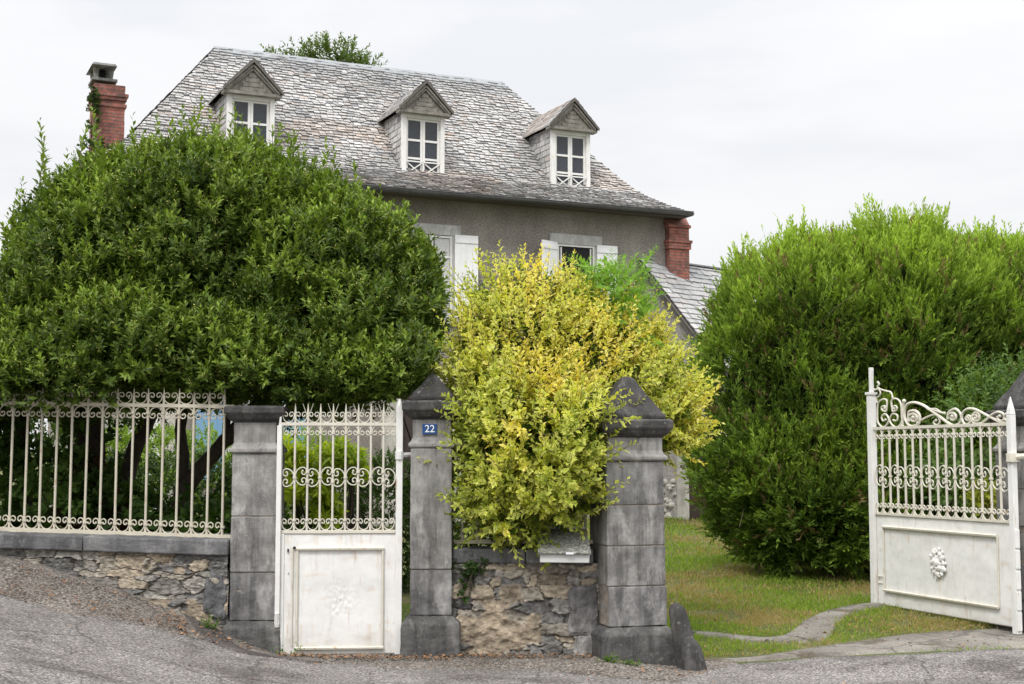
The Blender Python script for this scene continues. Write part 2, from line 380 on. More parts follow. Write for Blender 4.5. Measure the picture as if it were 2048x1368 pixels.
def strip_path(name, pts, widths, m, dz=.006, jit=.05):
    """a winding ground strip through image-calibrated ground points"""
    P = [np.array(gpt(*p)) for p in pts]; out = []
    for i in range(len(P) - 1):
        for k in range(8):
            u = k / 8; p0 = P[max(i - 1, 0)]; p1 = P[i]; p2 = P[i + 1]; p3 = P[min(i + 2, len(P) - 1)]
            out.append((.5 * (2 * p1 + (p2 - p0) * u + (2 * p0 - 5 * p1 + 4 * p2 - p3) * u * u + (3 * p1 - p0 - 3 * p2 + p3) * u ** 3), widths[i] * (1 - u) + widths[i + 1] * u))
    out.append((P[-1], widths[-1])); V = []; nx = 5
    for i, (c, wd) in enumerate(out):
        a = out[max(i - 1, 0)][0]; b = out[min(i + 1, len(out) - 1)][0]; t = (b - a) / (np.linalg.norm(b - a) + 1e-9); nrm = np.array([-t[1], t[0]])
        j0 = jit * noise.noise(Vector((i * .35, 3, 0))); j1 = jit * noise.noise(Vector((i * .35, 9, 4)))
        for k in range(nx):
            q = c + nrm * ((k / (nx - 1) - .5) * wd * (1 if k in (0, nx - 1) else 1.7 if nx > 9 else 1.6 if k in (1, nx - 2) else 1) + (j0 if k == 0 else j1 if k == nx - 1 else 0)); V.append((q[0], q[1], float(hgt(*q)) + (-.03 if k in (0, nx - 1) else dz + .004 * math.sin(k / (nx - 1) * math.pi))))
    n = len(out); i = (np.arange(n - 1)[:, None] * nx + np.arange(nx - 1)[None]).ravel()
    return link(name, np_mesh(name, np.array(V), np.stack([i, i + 1, i + nx + 1, i + nx], 1)), m, smooth=True, kind='structure'), out
_, pth = strip_path('path', [(1300, 1262), (1420, 1268), (1530, 1280), (1612, 1272), (1645, 1240), (1700, 1218), (1790, 1205)], [.14, .14, .22, .44, .34, .28, .26], M['slab'])
_, slb = strip_path('driveway_slab', [(1360, 1322), (1500, 1318), (1620, 1306), (1750, 1294), (1900, 1282), (2120, 1275)], [.06, .12, .35, .62, .95, 1.25], M['slab'], .009)

strip_path('road_edge', [(-200, 1150), (0, 1188), (150, 1214), (300, 1250), (450, 1290), (560, 1316), (640, 1326)], [.34, .34, .34, .36, .28, .2, .08], M['asphalt_dark'], .010)
# ------------------------------------------------------------------ vegetation tools
def unit(a): return a / (np.linalg.norm(a, axis=-1, keepdims=True) + 1e-9)
def leaf_mesh(name, P, D, Nn, L, W, C, m, parent=None, Ce=None, droop=.12, fold=.18, simple=False, **kw):
    n = len(P); D = unit(D); Sd = unit(np.cross(D, Nn)); Nn = np.cross(Sd, D); L = np.broadcast_to(L, n)[:, None]; W = np.broadcast_to(W, n)[:, None]
    if Ce is None: Ce = C
    tip = P + D * L - Nn * L * droop
    l = P + D * L * .48 - Sd * W / 2 + Nn * W * fold; r = P + D * L * .48 + Sd * W / 2 + Nn * W * fold
    if simple:
        V = np.stack([P, l, tip, r], 1).reshape(-1, 3); i = np.arange(n)[:, None] * 4
        Fc = i + np.array([[0, 3, 2, 1]]); CC = np.repeat(C, 4, 0)
    else:
        c = P + D * L * .5
        V = np.stack([P, l, tip, r, c], 1).reshape(-1, 3); i = np.arange(n)[:, None] * 5
        Fc = np.concatenate([i + np.array([[0, 4, 2, 1]]), i + np.array([[0, 3, 2, 4]])])
        CC = np.stack([C * .5 + Ce * .5, Ce, Ce, Ce, C], 1).reshape(-1, 3)
    return link(name, np_mesh(name, V, Fc, CC), m, parent, **kw)
def blob_points(blobs, n, noise_amp=.12, nscale=1.1, back=1.0, zmin=-9, depth=.35, seed=1):
    g = np.random.default_rng(seed); B = np.array(blobs, float)
    area = (B[:, 3] * B[:, 4] + B[:, 3] * B[:, 5] + B[:, 4] * B[:, 5]); P = []; Nn = []; tot = 0
    while tot < n:
        k = g.choice(len(B), 4000, p=area / area.sum()); d = unit(g.normal(size=(4000, 3)))
        c = B[k, :3]; r = B[k, 3:6]; p = c + d * r; nn = unit(d / r)
        f = np.array([noise.fractal(Vector(q * nscale), .9, 2.1, 3) for q in p])
        p = p + nn * (f * noise_amp * r.mean(1))[:, None]
        p = p - nn * (g.random(4000) ** 2 * depth)[:, None]
        ok = p[:, 2] > zmin
        for j in range(len(B)):
            q = (p - B[j, :3]) / (B[j, 3:6] * .90 - .08); ok &= ((q ** 2).sum(1) > 1) | (k == j)
        ok &= (nn[:, 1] < .25) | (g.random(4000) < back)
        P.append(p[ok]); Nn.append(nn[ok]); tot += ok.sum()
    return np.concatenate(P)[:n], np.concatenate(Nn)[:n], g
def shoots(P, D, K_, Ls, leafL, leafW, g, spread=.9, tipup=.5, jit=.25, droopshoot=0., phyl=2.4):
    """K_ leaves spiralling round every shoot; returns leaf arrays and t along the shoot"""
    n = len(P); D = unit(D); a = unit(np.cross(D, unit(g.normal(size=(n, 3))))); b = np.cross(D, a)
    t = (np.arange(K_) + .5)[None] / K_ + g.normal(size=(n, K_)) * .02; ang = np.arange(K_)[None] * phyl + g.random((n, 1)) * 6.28
    rad = a[:, None] * np.cos(ang)[..., None] + b[:, None] * np.sin(ang)[..., None]
    Ls = np.broadcast_to(Ls, n)
    pos = P[:, None] + D[:, None] * (t * Ls[:, None])[..., None]
    pos[..., 2] -= droopshoot * (t ** 2) * Ls[:, None]
    sp = spread * (1 - tipup * t)[..., None]
    an_ = sp * .95; d = unit(D[:, None] * np.cos(an_) + rad * np.sin(an_) + g.normal(size=(n, K_, 3)) * jit)
    nn = unit(D[:, None] * np.sin(an_) - rad * np.cos(an_) + np.array([0, -.05, .25]) + g.normal(size=(n, K_, 3)) * .28)
    sc = (1 - .45 * t ** 3) * (1 + g.normal(size=(n, K_)) * .15)
    return pos.reshape(-1, 3), d.reshape(-1, 3), nn.reshape(-1, 3), (leafL * sc).ravel(), (leafW * sc).ravel(), t.ravel()
def lerp(a, b, t): return np.asarray(a)[None] * (1 - t[:, None]) + np.asarray(b)[None] * t[:, None]
def core(name, blobs, shrink, m, parent):
    """solid dark blobs filling a crown, its inner shade put into their colour"""
    bm = bmesh.new()
    for b in blobs:
        q = bmesh.ops.create_icosphere(bm, subdivisions=3, radius=1)
        for v in q['verts']:
            d = v.co.copy(); k = 1 + .22 * noise.noise(Vector(d * 2.5) + Vector(b[:3]))
            v.co = Vector(b[:3]) + Vector((d.x * max(b[3] - shrink, .05) * k, d.y * max(b[4] - shrink, .05) * k, d.z * max(b[5] - shrink, .05) * k))
    me = bpy.data.meshes.new(name); bm.to_mesh(me); bm.free(); return link(name, me, m, parent)
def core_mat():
    m, t, p, o = mat('crown_inner_shade')
    a = rmp(t, nz(t, 30, 4, .7), [(.35, (.006, .009, .003)), (.6, (.018, .03, .008))])  # near-black colour stands in for the shade deep inside the crown
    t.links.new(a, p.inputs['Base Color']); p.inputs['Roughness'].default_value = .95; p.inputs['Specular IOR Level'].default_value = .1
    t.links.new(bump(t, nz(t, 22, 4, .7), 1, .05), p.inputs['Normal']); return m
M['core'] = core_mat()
def wob(a, b, n=8, amp=.06, seed=0):
    a = Vector(a); b = Vector(b); out = []
    for i in range(n + 1):
        u = i / n; o = Vector((noise.noise(Vector((u * 3, seed, 0))), noise.noise(Vector((u * 3, seed, 5))), noise.noise(Vector((u * 3, seed, 9)))))
        out.append(a.lerp(b, u) + o * amp * math.sin(math.pi * min(u * 1.3, 1)) * (b - a).length)
    return out

#@@STRUCT
# ------------------------------------------------------------------ HOUSE (local frame: x along the facade, y into the house, z up)
HA = R(24.77)
house = empty('house', (-.23, 26, 0), HA, label='two storey grey rendered house with slate hipped roof, three dormers and brick chimney', cat='house')
TL, TR, HB = -7.45, 3.653, 6.0
EL, ER, RL, RR_ = -7.75, 3.95, -4.8, 1.37
def gprof(v):   # v 0..1 along slope -> (g inward fraction, z)
    vs = [0, .10, .22, .32, .45, 1]; gs = [0, .115, .235, .325, .45, 1]; zs = [6.47, 6.67, 6.92, 7.20, 7.66, 9.67]
    return np.interp(v, vs, gs), np.interp(v, vs, zs)
mb = MB(); mb.box(TL, TR, 0, HB, -.2, 6.60)
house_wall = mb.build('wall', M['plaster'], house)
SL = 4.55
def slates(rowfun, nrows, u_rng, seed, tint=None, lift=.020, wmin=.09, wmax=.17, slope_len=SL, overl=1.9):
    """rowfun(v)->function u->xyz ; u_rng(v)->(u0,u1)"""
    g = np.random.default_rng(seed); V = []; Cc = []
    for r in range(nrows):
        v0 = r / nrows; v1 = min((r + overl) / nrows, 1.0)
        p0 = rowfun(v0); p1 = rowfun(v1); a0, a1 = u_rng(v0); b0, b1 = u_rng(v1)
        u = a0 - g.random() * .15
        while u < a1:
            wdt = g.uniform(wmin, wmax); l = max(u, a0); q = min(u + wdt - .009, a1); u += wdt
            if q - l < .03: continue
            lt = min(max(l, b0), b1); rt = min(max(q, b0), b1)
            if rt - lt < .01: 
                mid = min(max((l + q) / 2, b0), b1); lt = mid - .005; rt = mid + .005
            dl = g.normal() * .012; dr = dl + g.normal() * .008; th = lift * g.uniform(.8, 1.9)
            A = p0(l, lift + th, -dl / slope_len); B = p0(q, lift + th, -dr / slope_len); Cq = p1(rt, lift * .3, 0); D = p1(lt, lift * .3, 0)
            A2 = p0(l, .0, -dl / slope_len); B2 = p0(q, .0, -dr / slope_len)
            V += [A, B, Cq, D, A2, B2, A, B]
            Cc += [slate_col(g, (l + q) / 2, v0, tint)] * 4 + [(.23, .225, .22)] * 4  # lower edge faces: bare stone, darkened to paint shadow lines between rows
    n = len(V) // 8; i = np.arange(n)[:, None] * 8
    Fc = np.concatenate([i + np.array([[0, 1, 2, 3]]), i + np.array([[4, 5, 7, 6]])])
    return np.array(V), Fc, np.array(Cc)
def slate_col(g, u, v, tint):
    b = g.choice(5, p=[.38, .28, .20, .10, .04])
    c = np.array([(.35, .342, .335), (.305, .30, .295), (.41, .40, .39), (.32, .285, .26), (.18, .182, .19)][b]) * g.uniform(.9, 1.1)
    nn = noise.fractal(Vector((u * .55, v * 3.2, 2 if tint is None else tint)), .9, 2, 4)
    c = c * (1 + .35 * nn)
    k = noise.noise(Vector((u * .5 + 9, v * 3.5, 1)))
    if v < .55 and k > .1: c = c * np.array([1.02, .93, .87])
    if v > .88: c = c * .6 + np.array([.17, .185, .20]) * .4
    return np.clip(c, .03, .6)
def plane_fun(kind):
    def rf(v):
        def f(u, lift=0, dv=0):
            gg, z = gprof(v + dv if v + dv < 1 else 1); ny = .68; nzv = .73
            if kind == 'front': return (u, -.4 + 3.4 * gg - lift * ny, z + lift * nzv)
            if kind == 'back': return (u, 6.4 - 3.4 * gg + lift * ny, z + lift * nzv)
            if kind == 'right': return (ER + (RR_ - ER) * gg + lift * .75, u, z + lift * .66)
            if kind == 'left': return (EL + (RL - EL) * gg - lift * .75, u, z + lift * .66)
        return f
    def ur(v):
        gg, z = gprof(v)
        if kind in ('front', 'back'): return EL + (RL - EL) * gg, ER + (RR_ - ER) * gg
        return -.4 + 3.4 * gg, 6.4 - 3.4 * gg
    return rf, ur
VV = []; FF = []; CCs = []; off = 0
for kd, sd_ in (('front', 1), ('right', 2), ('left', 3), ('back', 4)):
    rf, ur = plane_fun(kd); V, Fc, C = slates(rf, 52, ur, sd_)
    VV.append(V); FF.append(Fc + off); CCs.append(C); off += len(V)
    for vi in range(12):   # backing under the slates
        v0, v1 = vi / 12, (vi + 1) / 12; a0, a1 = ur(v0); b0, b1 = ur(v1); f0 = rf(v0); f1 = rf(v1)
        VV.append(np.array([f0(a0, -.01), f0(a1, -.01), f1(b1, -.01), f1(b0, -.01)])); FF.append(np.array([[0, 1, 2, 3]]) + off); CCs.append(np.full((4, 3), .05)); off += 4
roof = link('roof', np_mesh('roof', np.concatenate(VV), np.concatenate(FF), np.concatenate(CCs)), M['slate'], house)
mb = MB()   # ridge capping
x = RL - .05
while x < RR_ + .05:
    x2 = min(x + .42, RR_ + .08); o_ = random.uniform(-.008, .01)
    mb.hexa([(x, 2.84, 9.54 + o_), (x2, 2.84, 9.54), (x2, 3, 9.67), (x, 3, 9.67 + o_), (x, 2.83, 9.56 + o_), (x2, 2.83, 9.56), (x2, 3, 9.71), (x, 3, 9.71 + o_)])
    mb.hexa([(x, 3, 9.67 + o_), (x2, 3, 9.67), (x2, 3.16, 9.54), (x, 3.16, 9.54 + o_), (x, 3, 9.71 + o_), (x2, 3, 9.71), (x2, 3.17, 9.56), (x, 3.17, 9.56 + o_)]); x = x2 + .004
mb.build('ridge_cap', M['zinc'], roof)
mb = MB()   # soffit board and gutter
mb.box(EL + .03, ER - .03, -.36, 0.01, 6.40, 6.44); mb.box(TR - .01, ER - .03, 0, 6.3, 6.40, 6.44); mb.box(EL + .03, TL + .01, 0, 6.3, 6.40, 6.44)
mb.build('soffit', M['soffit'], house)
def gutter_prof(path, n=7, r=.065):
    g = MB(); pts = []
    for (x, y, z, ox, oy) in path:
        pts.append([(x + ox * r * math.cos(a), y + oy * r * math.cos(a), z - r * math.sin(a)) for a in np.linspace(0, math.pi, n)])
    for i in range(len(pts) - 1): g.add(pts[i] + pts[i + 1], [(k, k + 1, n + k + 1, n + k) for k in range(n - 1)])
    return g
gut = gutter_prof([(EL - .05, -.46, 6.47, 0, 1), (-2, -.46, 6.445, 0, 1), (ER + .05, -.46, 6.475, 0, 1)])
gut.tube([(EL - .05, -.53, 6.475), (-2, -.53, 6.45), (ER + .05, -.53, 6.48)], .011, 5)
go = gut.build('gutter', M['gutter'], house, smooth=True); so_ = go.modifiers.new('solid', 'SOLIDIFY'); so_.thickness = .006
gut = gutter_prof([(ER + .055, -.45, 6.47, 1, 0), (ER + .055, 6.4, 6.47, 1, 0)])
go = gut.build('gutter', M['gutter'], house, smooth=True); so_ = go.modifiers.new('solid', 'SOLIDIFY'); so_.thickness = .006
mb = MB(); mb.tube([(TR - .12, -.09, 6.38), (TR - .12, -.09, -.1)], .045, 8)
# ---- dormers
def roof_h(z):  # h of the roof surface at height z
    vs = np.linspace(0, 1, 200); gg, zz = gprof(vs); return float(np.interp(z, zz, -.4 + 3.4 * gg))
def dormer(tc_, balus, seed):
    W = .43; f = .42; zb = 6.90; ze = 8.12; za = 8.70; hw = .54
    fr = MB()
    for sx in (-1, 1):
        x0, x1 = sorted((tc_ + sx * W, tc_ + sx * (W - .085))); fr.box(x0, x1, f, f + .10, zb, ze)
    fr.box(tc_ - W + .086, tc_ + W - .086, f + .005, f + .10, ze - .10, ze); fr.box(tc_ - W - .05, tc_ + W + .05, f - .07, f + .12, zb - .05, zb - .002)
    d = fr.build('dormer', M['white_wood'], house, bevel=.004)
    # slated cheeks
    V = []; C = []; g = np.random.default_rng(seed)
    for sx in (-1, 1):
        xs = tc_ + sx * (W - .01); r = 0; z = zb
        hb = lambda zz: max(roof_h(zz) + .05, f + .1)
        V += [(xs, f + .02, zb - .05), (xs, roof_h(zb) + .05, zb - .05), (xs, roof_h(ze) + .06, ze), (xs, f + .02, ze)]; C += [(.06,) * 3] * 4
        while z < ze:
            y = f + .09; zt = min(z + .125, ze); e = hb(zt)
            while y < e:
                y2 = min(y + g.uniform(.13, .24), e); c = slate_col(g, y, .2, 3) * .92; xo = xs + sx * g.uniform(.014, .024)
                if y2 - y > .02:
                    V += [(xo, y, z), (xo, y2 - .006, z + g.normal() * .004), (xs + sx * .004, y2 - .006, zt + .03), (xs + sx * .004, y, zt + .03)]; C += [tuple(c)] * 4
                y = y2
            z += .118
    i = np.arange(len(V) // 4)[:, None] * 4; link('cheek', np_mesh('cheek', np.array(V), i + np.array([[0, 1, 2, 3]]), np.array(C)), M['slate'], d)
    # little gabled roof
    V = []; Fc = []; C = []; n = 0
    L = math.hypot(hw, za - ze); fy = f - .16
    for sx in (-1, 1):
        rows = 6
        for r in range(rows):
            q0, q1 = r / rows, min((r + 1.6) / rows, 1); x0 = tc_ + sx * hw * (1 - q0); z0 = ze + .03 + (za - ze) * q0 - .05 * max(0, .25 - q0); x1 = tc_ + sx * hw * (1 - q1); z1 = ze + .03 + (za - ze) * q1
            ye = roof_h(z0) + .05; y = fy
            while y < ye:
                y2 = min(y + g.uniform(.12, .22), ye)
                if y2 - y > .02:
                    o = .02 + g.uniform(0, .01); dz = g.normal() * .006
                    V += [(x0 + sx * o * .7, y, z0 + o + dz), (x0 + sx * o * .7, y2 - .005, z0 + o), (x1, y2 - .005, z1 + .012), (x1, y, z1 + .012), (x0, y, z0 - .005), (x0, y2 - .005, z0 - .005)]
                    C += [slate_col(g, y + tc_, .3, 5)] * 6; Fc += [(n, n + 1, n + 2, n + 3), (n + 4, n + 5, n + 1, n)]; n += 6
                y = y2
    for sx in (-1, 1):
        V += [(tc_ + sx * hw, fy, ze + .02), (tc_ + sx * hw, roof_h(ze) + .1, ze + .02), (tc_, roof_h(za) + .1, za + .02), (tc_, fy, za + .02)]; C += [(.05, .045, .04)] * 4; Fc += [(n, n + 1, n + 2, n + 3)]; n += 4
        V += [(tc_ + sx * (hw + .012), fy - .004, ze - .012), (tc_, fy - .004, za - .03), (tc_, fy - .004, za + .045), (tc_ + sx * (hw + .02), fy - .004, ze + .05)]; C += [(.10, .09, .08)] * 4; Fc += [(n, n + 1, n + 2, n + 3)]; n += 4
    link('dormer_roof', np_mesh('dormer_roof', np.array(V), np.array(Fc), np.array(C)), M['slate'], d)
    pm = MB()   # pediment with raked mouldings
    pm.add([(tc_ - hw + .03, f - .06, ze), (tc_ + hw - .03, f - .06, ze), (tc_, f - .06, za - .03)], [(0, 1, 2)])
    pm.box(tc_ - hw + .01, tc_ + hw - .01, f - .12, f + .08, ze - .035, ze + .02)
    for sx in (-1, 1):
        for k, (o, yy) in enumerate(((.03, .13), (.09, .10))):
            pm.bar((tc_ + sx * (hw - .03 - o * .6), f - yy + .02, ze + .02), (tc_ + sx * .0, f - yy + .02, za - .045 - o), .035, .05)
    for k in range(4): pm.box(tc_ - .24 + k * .055, tc_ + .24 - k * .055, f - .075, f - .058, ze + .035 + k * .085, ze + .035 + k * .085 + .075)
    pm.build('pediment', M['pediment'], d)
    wf = MB(); i0, i1 = tc_ - W + .087, tc_ + W - .087; mid = tc_; zt = ze - .102
    for (a, b) in ((i0, mid - .002), (mid + .002, i1)):
        wf.box(a, a + .045, f + .05, f + .08, zb + .01, zt); wf.box(b - .045, b, f + .05, f + .08, zb + .01, zt)
        for zz in (zb + .01, zb + .33, zb + .68, zt - .04): wf.box(a + .046, b - .046, f + .052, f + .078, zz, zz + .04)
    wf.build('window_frame', M['white_wood'], d)
    gl = MB(); gl.add([(i0, f + .07, zb), (i1, f + .07, zb), (i1, f + .07, zt), (i0, f + .07, zt)], [(0, 1, 2, 3)]); gl.build('pane', M['glass'], d)
    if balus:
        bl = MB(); bl.box(i0, i1, f + .01, f + .03, zb + .27, zb + .295); bl.box(i0, i1, f + .01, f + .03, zb + .02, zb + .04)
        for a, b in ((i0 + .01, mid - .02), (mid + .02, i1 - .01)):
            bl.bar((a, f + .02, zb + .04), (b, f + .02, zb + .27), .022, .015); bl.bar((b, f + .035, zb + .04), (a, f + .035, zb + .27), .022, .012)
        bl.bar((mid, f + .02, zb + .02), (mid, f + .02, zb + .29), .025, .02)
        bl.build('balustrade', M['white_wood'], d)
    return d
dormer(-4.72, True, 11); dormer(-1.40, True, 12); dormer(1.75, True, 13)
# ---- facade windows (recessed boxes proud of the wall box would z-fight: a flat sheet lies in front, near-black for the open room's painted shade)
def facade_window(tc_, z0, z1, w_, shut, kind, m_sh, angs=(0, 0)):
    s = MB(); lt = .20
    s.box(tc_ - w_ / 2 - .16, tc_ + w_ / 2 + .16, -.035, .02, z1, z1 + lt)
    s.box(tc_ - w_ / 2 - .14, tc_ - w_ / 2, -.022, .02, z0, z1 - .002); s.box(tc_ + w_ / 2, tc_ + w_ / 2 + .14, -.022, .02, z0, z1 - .002)
    s.box(tc_ - w_ / 2 - .18, tc_ + w_ / 2 + .18, -.07, .02, z0 - .1, z0 - .002)
    o = s.build('window', M['lintel'], house, bevel=.006)
    h = MB(); h.add([(tc_ - w_ / 2, -.004, z0), (tc_ + w_ / 2, -.004, z0), (tc_ + w_ / 2, -.004, z1), (tc_ - w_ / 2, -.004, z1)], [(0, 1, 2, 3)])
    h.build('opening', M['dark'] if kind == 'open' else M['glass'], o)
    fr = MB(); a, b = tc_ - w_ / 2 + .002, tc_ + w_ / 2 - .002
    if kind == 'open':
        for sx, x in ((-1, a), (1, b)):
            fr.box(min(x, x - sx * .04), max(x, x - sx * .04), -.02, -.006, z0, z1 - .002)
            xx = x - sx * .07; fr.box(min(xx, xx - sx * .03), max(xx, xx - sx * .03), -.016, -.0055, z0, z1 - .06)
        fr.box(a + .041, b - .041, -.02, -.006, z1 - .04, z1 - .002)
    else:
        for x0 in (a, tc_ - .045, tc_ + .003, b - .045): fr.box(x0, x0 + .042, -.02, -.006, z0, z1 - .002)
        for zz in np.linspace(z0, z1 - .047, 5): fr.box(a + .045, tc_ - .047, -.018, -.006, zz, zz + .035); fr.box(tc_ + .047, b - .047, -.018, -.006, zz, zz + .035)
    fr.build('window_frame', M['white_wood'], o)
    if kind == 'curtain':
        cu = MB(); n = 40
        for i in range(n + 1):
            x = a + .05 + (b - a - .1) * i / n; y = -.0052 - .0006 * math.sin(i * 1.9); cu.v += [(x, y, z0 + .05), (x, y, z1 - .06)]
        cu.f += [(2 * i, 2 * i + 2, 2 * i + 3, 2 * i + 1) for i in range(n) if not (.42 < i / n < .58)]
        cu.build('curtain', M['curtain'], o)
    for sx, use, ang in zip((-1, 1), shut, angs):
        if not use: continue
        sh = MB(); sw = w_ / 2 + .03
        nb = 4
        for k in range(nb): sh.box(k * sw / nb + .001, (k + 1) * sw / nb - .001, -.03, 0, z0 + .02, z1 + .02)
        for zz in (z0 + .12, z1 - .13): sh.box(.004, sw - .004, -.045, -.031, zz, zz + .06)
        q = sh.build('shutter', m_sh, house)
        q.location = (tc_ + sx * (w_ / 2 + .03), -.045, 0)
        q.rotation_euler = (0, 0, (-ang if sx > 0 else math.pi + ang))
        if sx < 0:   # mirrored leaf keeps its battens outside
            for v in q.data.vertices: v.co.y = -v.co.y
            q.data.flip_normals()
    return o
for tc_ in (-4.72, -1.41): facade_window(tc_, 4.18, 5.73, .86, (1, 1), 'curtain', M['shutter'], (R(3), R(3)))
facade_window(1.62, 4.18, 5.73, .82, (1, 1), 'open', M['shutter'], (R(23), R(3)))
facade_window(-4.75, 1.2, 2.75, .9, (1, 1), 'curtain', M['blue'], (R(2), R(2)))
facade_window(1.62, 1.2, 2.75, .9, (1, 1), 'curtain', M['blue'], (R(2), R(2)))
# ground floor door beside a cream pilaster
mb = MB(); mb.box(-2.36, -2.0, -.05, .02, -.1, 2.95); mb.box(-1.0, -.68, -.05, .02, -.1, 2.95); mb.box(-2.4, -.64, -.06, .02, 2.952, 3.25)
ds = mb.build('door_surround', M['pale_stone'], house, bevel=.008)
mb = MB(); mb.box(-2.0, -1.0, -.012, .02, .2, 2.95); mb.box(-1.9, -1.55, -.03, -.013, .5, 2.7); mb.box(-1.45, -1.1, -.03, -.013, .5, 2.7)
mb.build('door', M['door_wood'], house, bevel=.004)
mb = MB(); mb.box(-7.35, -6.85, -.03, .02, -.1, 3.1); mb.box(-6.3, -6.05, -.03, .02, -.1, 3.1); mb.box(-7.4, -6.0, -.035, .02, 3.102, 3.35)
mb.build('door_surround', M['pale_stone'], house, bevel=.008)
mb = MB(); mb.box(-6.85, -6.3, -.01, .02, .2, 3.1); mb.build('door', M['white_wood'], house, bevel=.004)
# ---- brick chimney on the left hip
def brick_chimney(parent, cx, cy, hx, hy, z0, z1, bands, tilt=0):
    b = MB(); z = z0; k = 0; z1 -= .05
    while z < z1 - .001:
        zt = min(z + .062, z1); e = 0
        for (f0, f1, ee) in bands:
            if f0 <= z < f1: e = ee
        jx = random.uniform(-.004, .004)
        b.box(cx - hx - e + jx, cx + hx + e + jx, cy - hy - e, cy + hy + e, z, zt - .004)
        b.box(cx - hx + .006, cx + hx - .006, cy - hy + .006, cy + hy - .006, zt - .004, zt); z = zt
    return b.build('chimney', M['brick'], parent, bevel=0)
ch = brick_chimney(house, -7.06, 1.6, .27, .24, 6.5, 8.32, [(7.86, 7.92, .03), (7.98, 8.04, .03), (8.04, 8.11, .055)])
mb = MB(); mb.box(-7.37, -6.93, 1.34, 1.88, 8.322, 8.37)
for x in (-7.30, -7.04):
    for y in (1.40, 1.80): mb.hexa([(x - .03, y - .03, 8.372), (x + .03, y - .03, 8.372), (x + .03, y + .03, 8.372), (x - .03, y + .03, 8.372), (x - .055, y - .03, 8.56), (x + .055, y - .03, 8.56), (x + .055, y + .03, 8.56), (x - .055, y + .03, 8.56)])
mb.hexa([(-7.40, 1.2, 8.562), (-6.96, 1.2, 8.562), (-6.96, 2.0, 8.562), (-7.40, 2.0, 8.562), (-7.37, 1.22, 8.61), (-6.99, 1.22, 8.61), (-6.99, 1.98, 8.61), (-7.37, 1.98, 8.61)])
mb.build('chimney_cap', M['concrete'], ch, bevel=.006)
mb = MB(); mb.box(-7.22, -7.12, 1.5, 1.7, 8.372, 8.55); mb.build('flue', M['dark'], ch)

# ------------------------------------------------------------------ ANNEX
an = empty('annex', (2.56, 27.25, 0), 0, label='lower slate roofed wing behind the yellow shrub, with its own brick chimney', cat='outbuilding')
r_ = np.array([.747, .665]); dn = np.array([.665, -.747]); ZA = 5.55
an_pt = lambda s, u, z: (dn[0] * s + r_[0] * u, dn[1] * s + r_[1] * u, z)
rz_ = lambda s: ZA - 1.085 * s if s < 1.9 else ZA - 1.085 * 1.9 - .75 * (s - 1.9)
mb = MB()   # gable wall + long walls, closed
pr = [(-.6, -.3), (2.75, -.3), (2.75, rz_(2.75) - .06), (1.9, rz_(1.9) - .06), (0, ZA - .06), (-.6, ZA - .7)]
mb.add([an_pt(s, .12, z) for s, z in pr] + [an_pt(s, 7, z) for s, z in pr], [tuple(range(6))[::-1], tuple(range(6, 12))] + [(i, (i + 1) % 6, 6 + (i + 1) % 6, 6 + i) for i in range(6)])
mb.build('wall', M['plaster2'], an)
def arf(v):
    def f(u, lift=0, dv=0):
        s = 3.0 * (1 - (v + dv)); return an_pt(s + lift * .7, u, rz_(s) + lift * .72)
    return f
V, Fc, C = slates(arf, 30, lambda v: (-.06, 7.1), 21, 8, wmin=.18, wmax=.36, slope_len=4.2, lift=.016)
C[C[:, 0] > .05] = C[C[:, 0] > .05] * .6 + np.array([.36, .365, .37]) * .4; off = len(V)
Vb = [an_pt(3.0, -.05, rz_(3.0) - .02), an_pt(3.0, 7.1, rz_(3.0) - .02), an_pt(1.9, 7.1, rz_(1.9) - .02), an_pt(1.9, -.05, rz_(1.9) - .02), an_pt(0, 7.1, ZA - .02), an_pt(0, -.05, ZA - .02), an_pt(-3, 7.1, ZA - 3.2), an_pt(-3, -.05, ZA - 3.2)]
V = np.concatenate([V, Vb]); Fc = np.concatenate([Fc, np.array([[0, 1, 2, 3], [3, 2, 4, 5], [5, 4, 6, 7]]) + off]); C = np.concatenate([C, np.full((8, 3), .06)])
ar = link('roof', np_mesh('roof', V, Fc, C), M['slate'], an)
mb = MB(); mb.bar(an_pt(.02, -.03, ZA + .015), an_pt(.02, 7.1, ZA + .015), .10, .03, (0, 0, 1)); mb.build('ridge_cap', M['zinc'], ar)
mb = MB(); mb.bar(an_pt(0, -.03, ZA - .05), an_pt(1.9, -.03, rz_(1.9) - .05), .03, .10, (.6, .6, .5)); mb.bar(an_pt(1.9, -.03, rz_(1.9) - .05), an_pt(3, -.03, rz_(3) - .05), .03, .10, (.6, .6, .5))
mb.build('verge_board', M['soffit'], an)
mb = MB()
mb.hexa([an_pt(.82, .09, -.2), an_pt(1.12, .09, -.2), an_pt(1.12, .14, -.2), an_pt(.82, .14, -.2), an_pt(.82, .09, 1.9), an_pt(1.12, .09, 1.9), an_pt(1.12, .14, 1.9), an_pt(.82, .14, 1.9)])
mb.hexa([an_pt(.78, .085, 1.902), an_pt(2.2, .085, 1.902), an_pt(2.2, .14, 1.902), an_pt(.78, .14, 1.902), an_pt(.78, .085, 2.15), an_pt(2.2, .085, 2.15), an_pt(2.2, .14, 2.15), an_pt(.78, .14, 2.15)])
mb.build('door_surround', M['pale_stone'], an, bevel=.01)
mb = MB(); mb.hexa([an_pt(1.122, .10, .3), an_pt(2.1, .10, .3), an_pt(2.1, .14, .3), an_pt(1.122, .14, .3), an_pt(1.122, .10, 1.9), an_pt(2.1, .10, 1.9), an_pt(2.1, .14, 1.9), an_pt(1.122, .14, 1.9)])
mb.build('door', M['door_wood'], an)
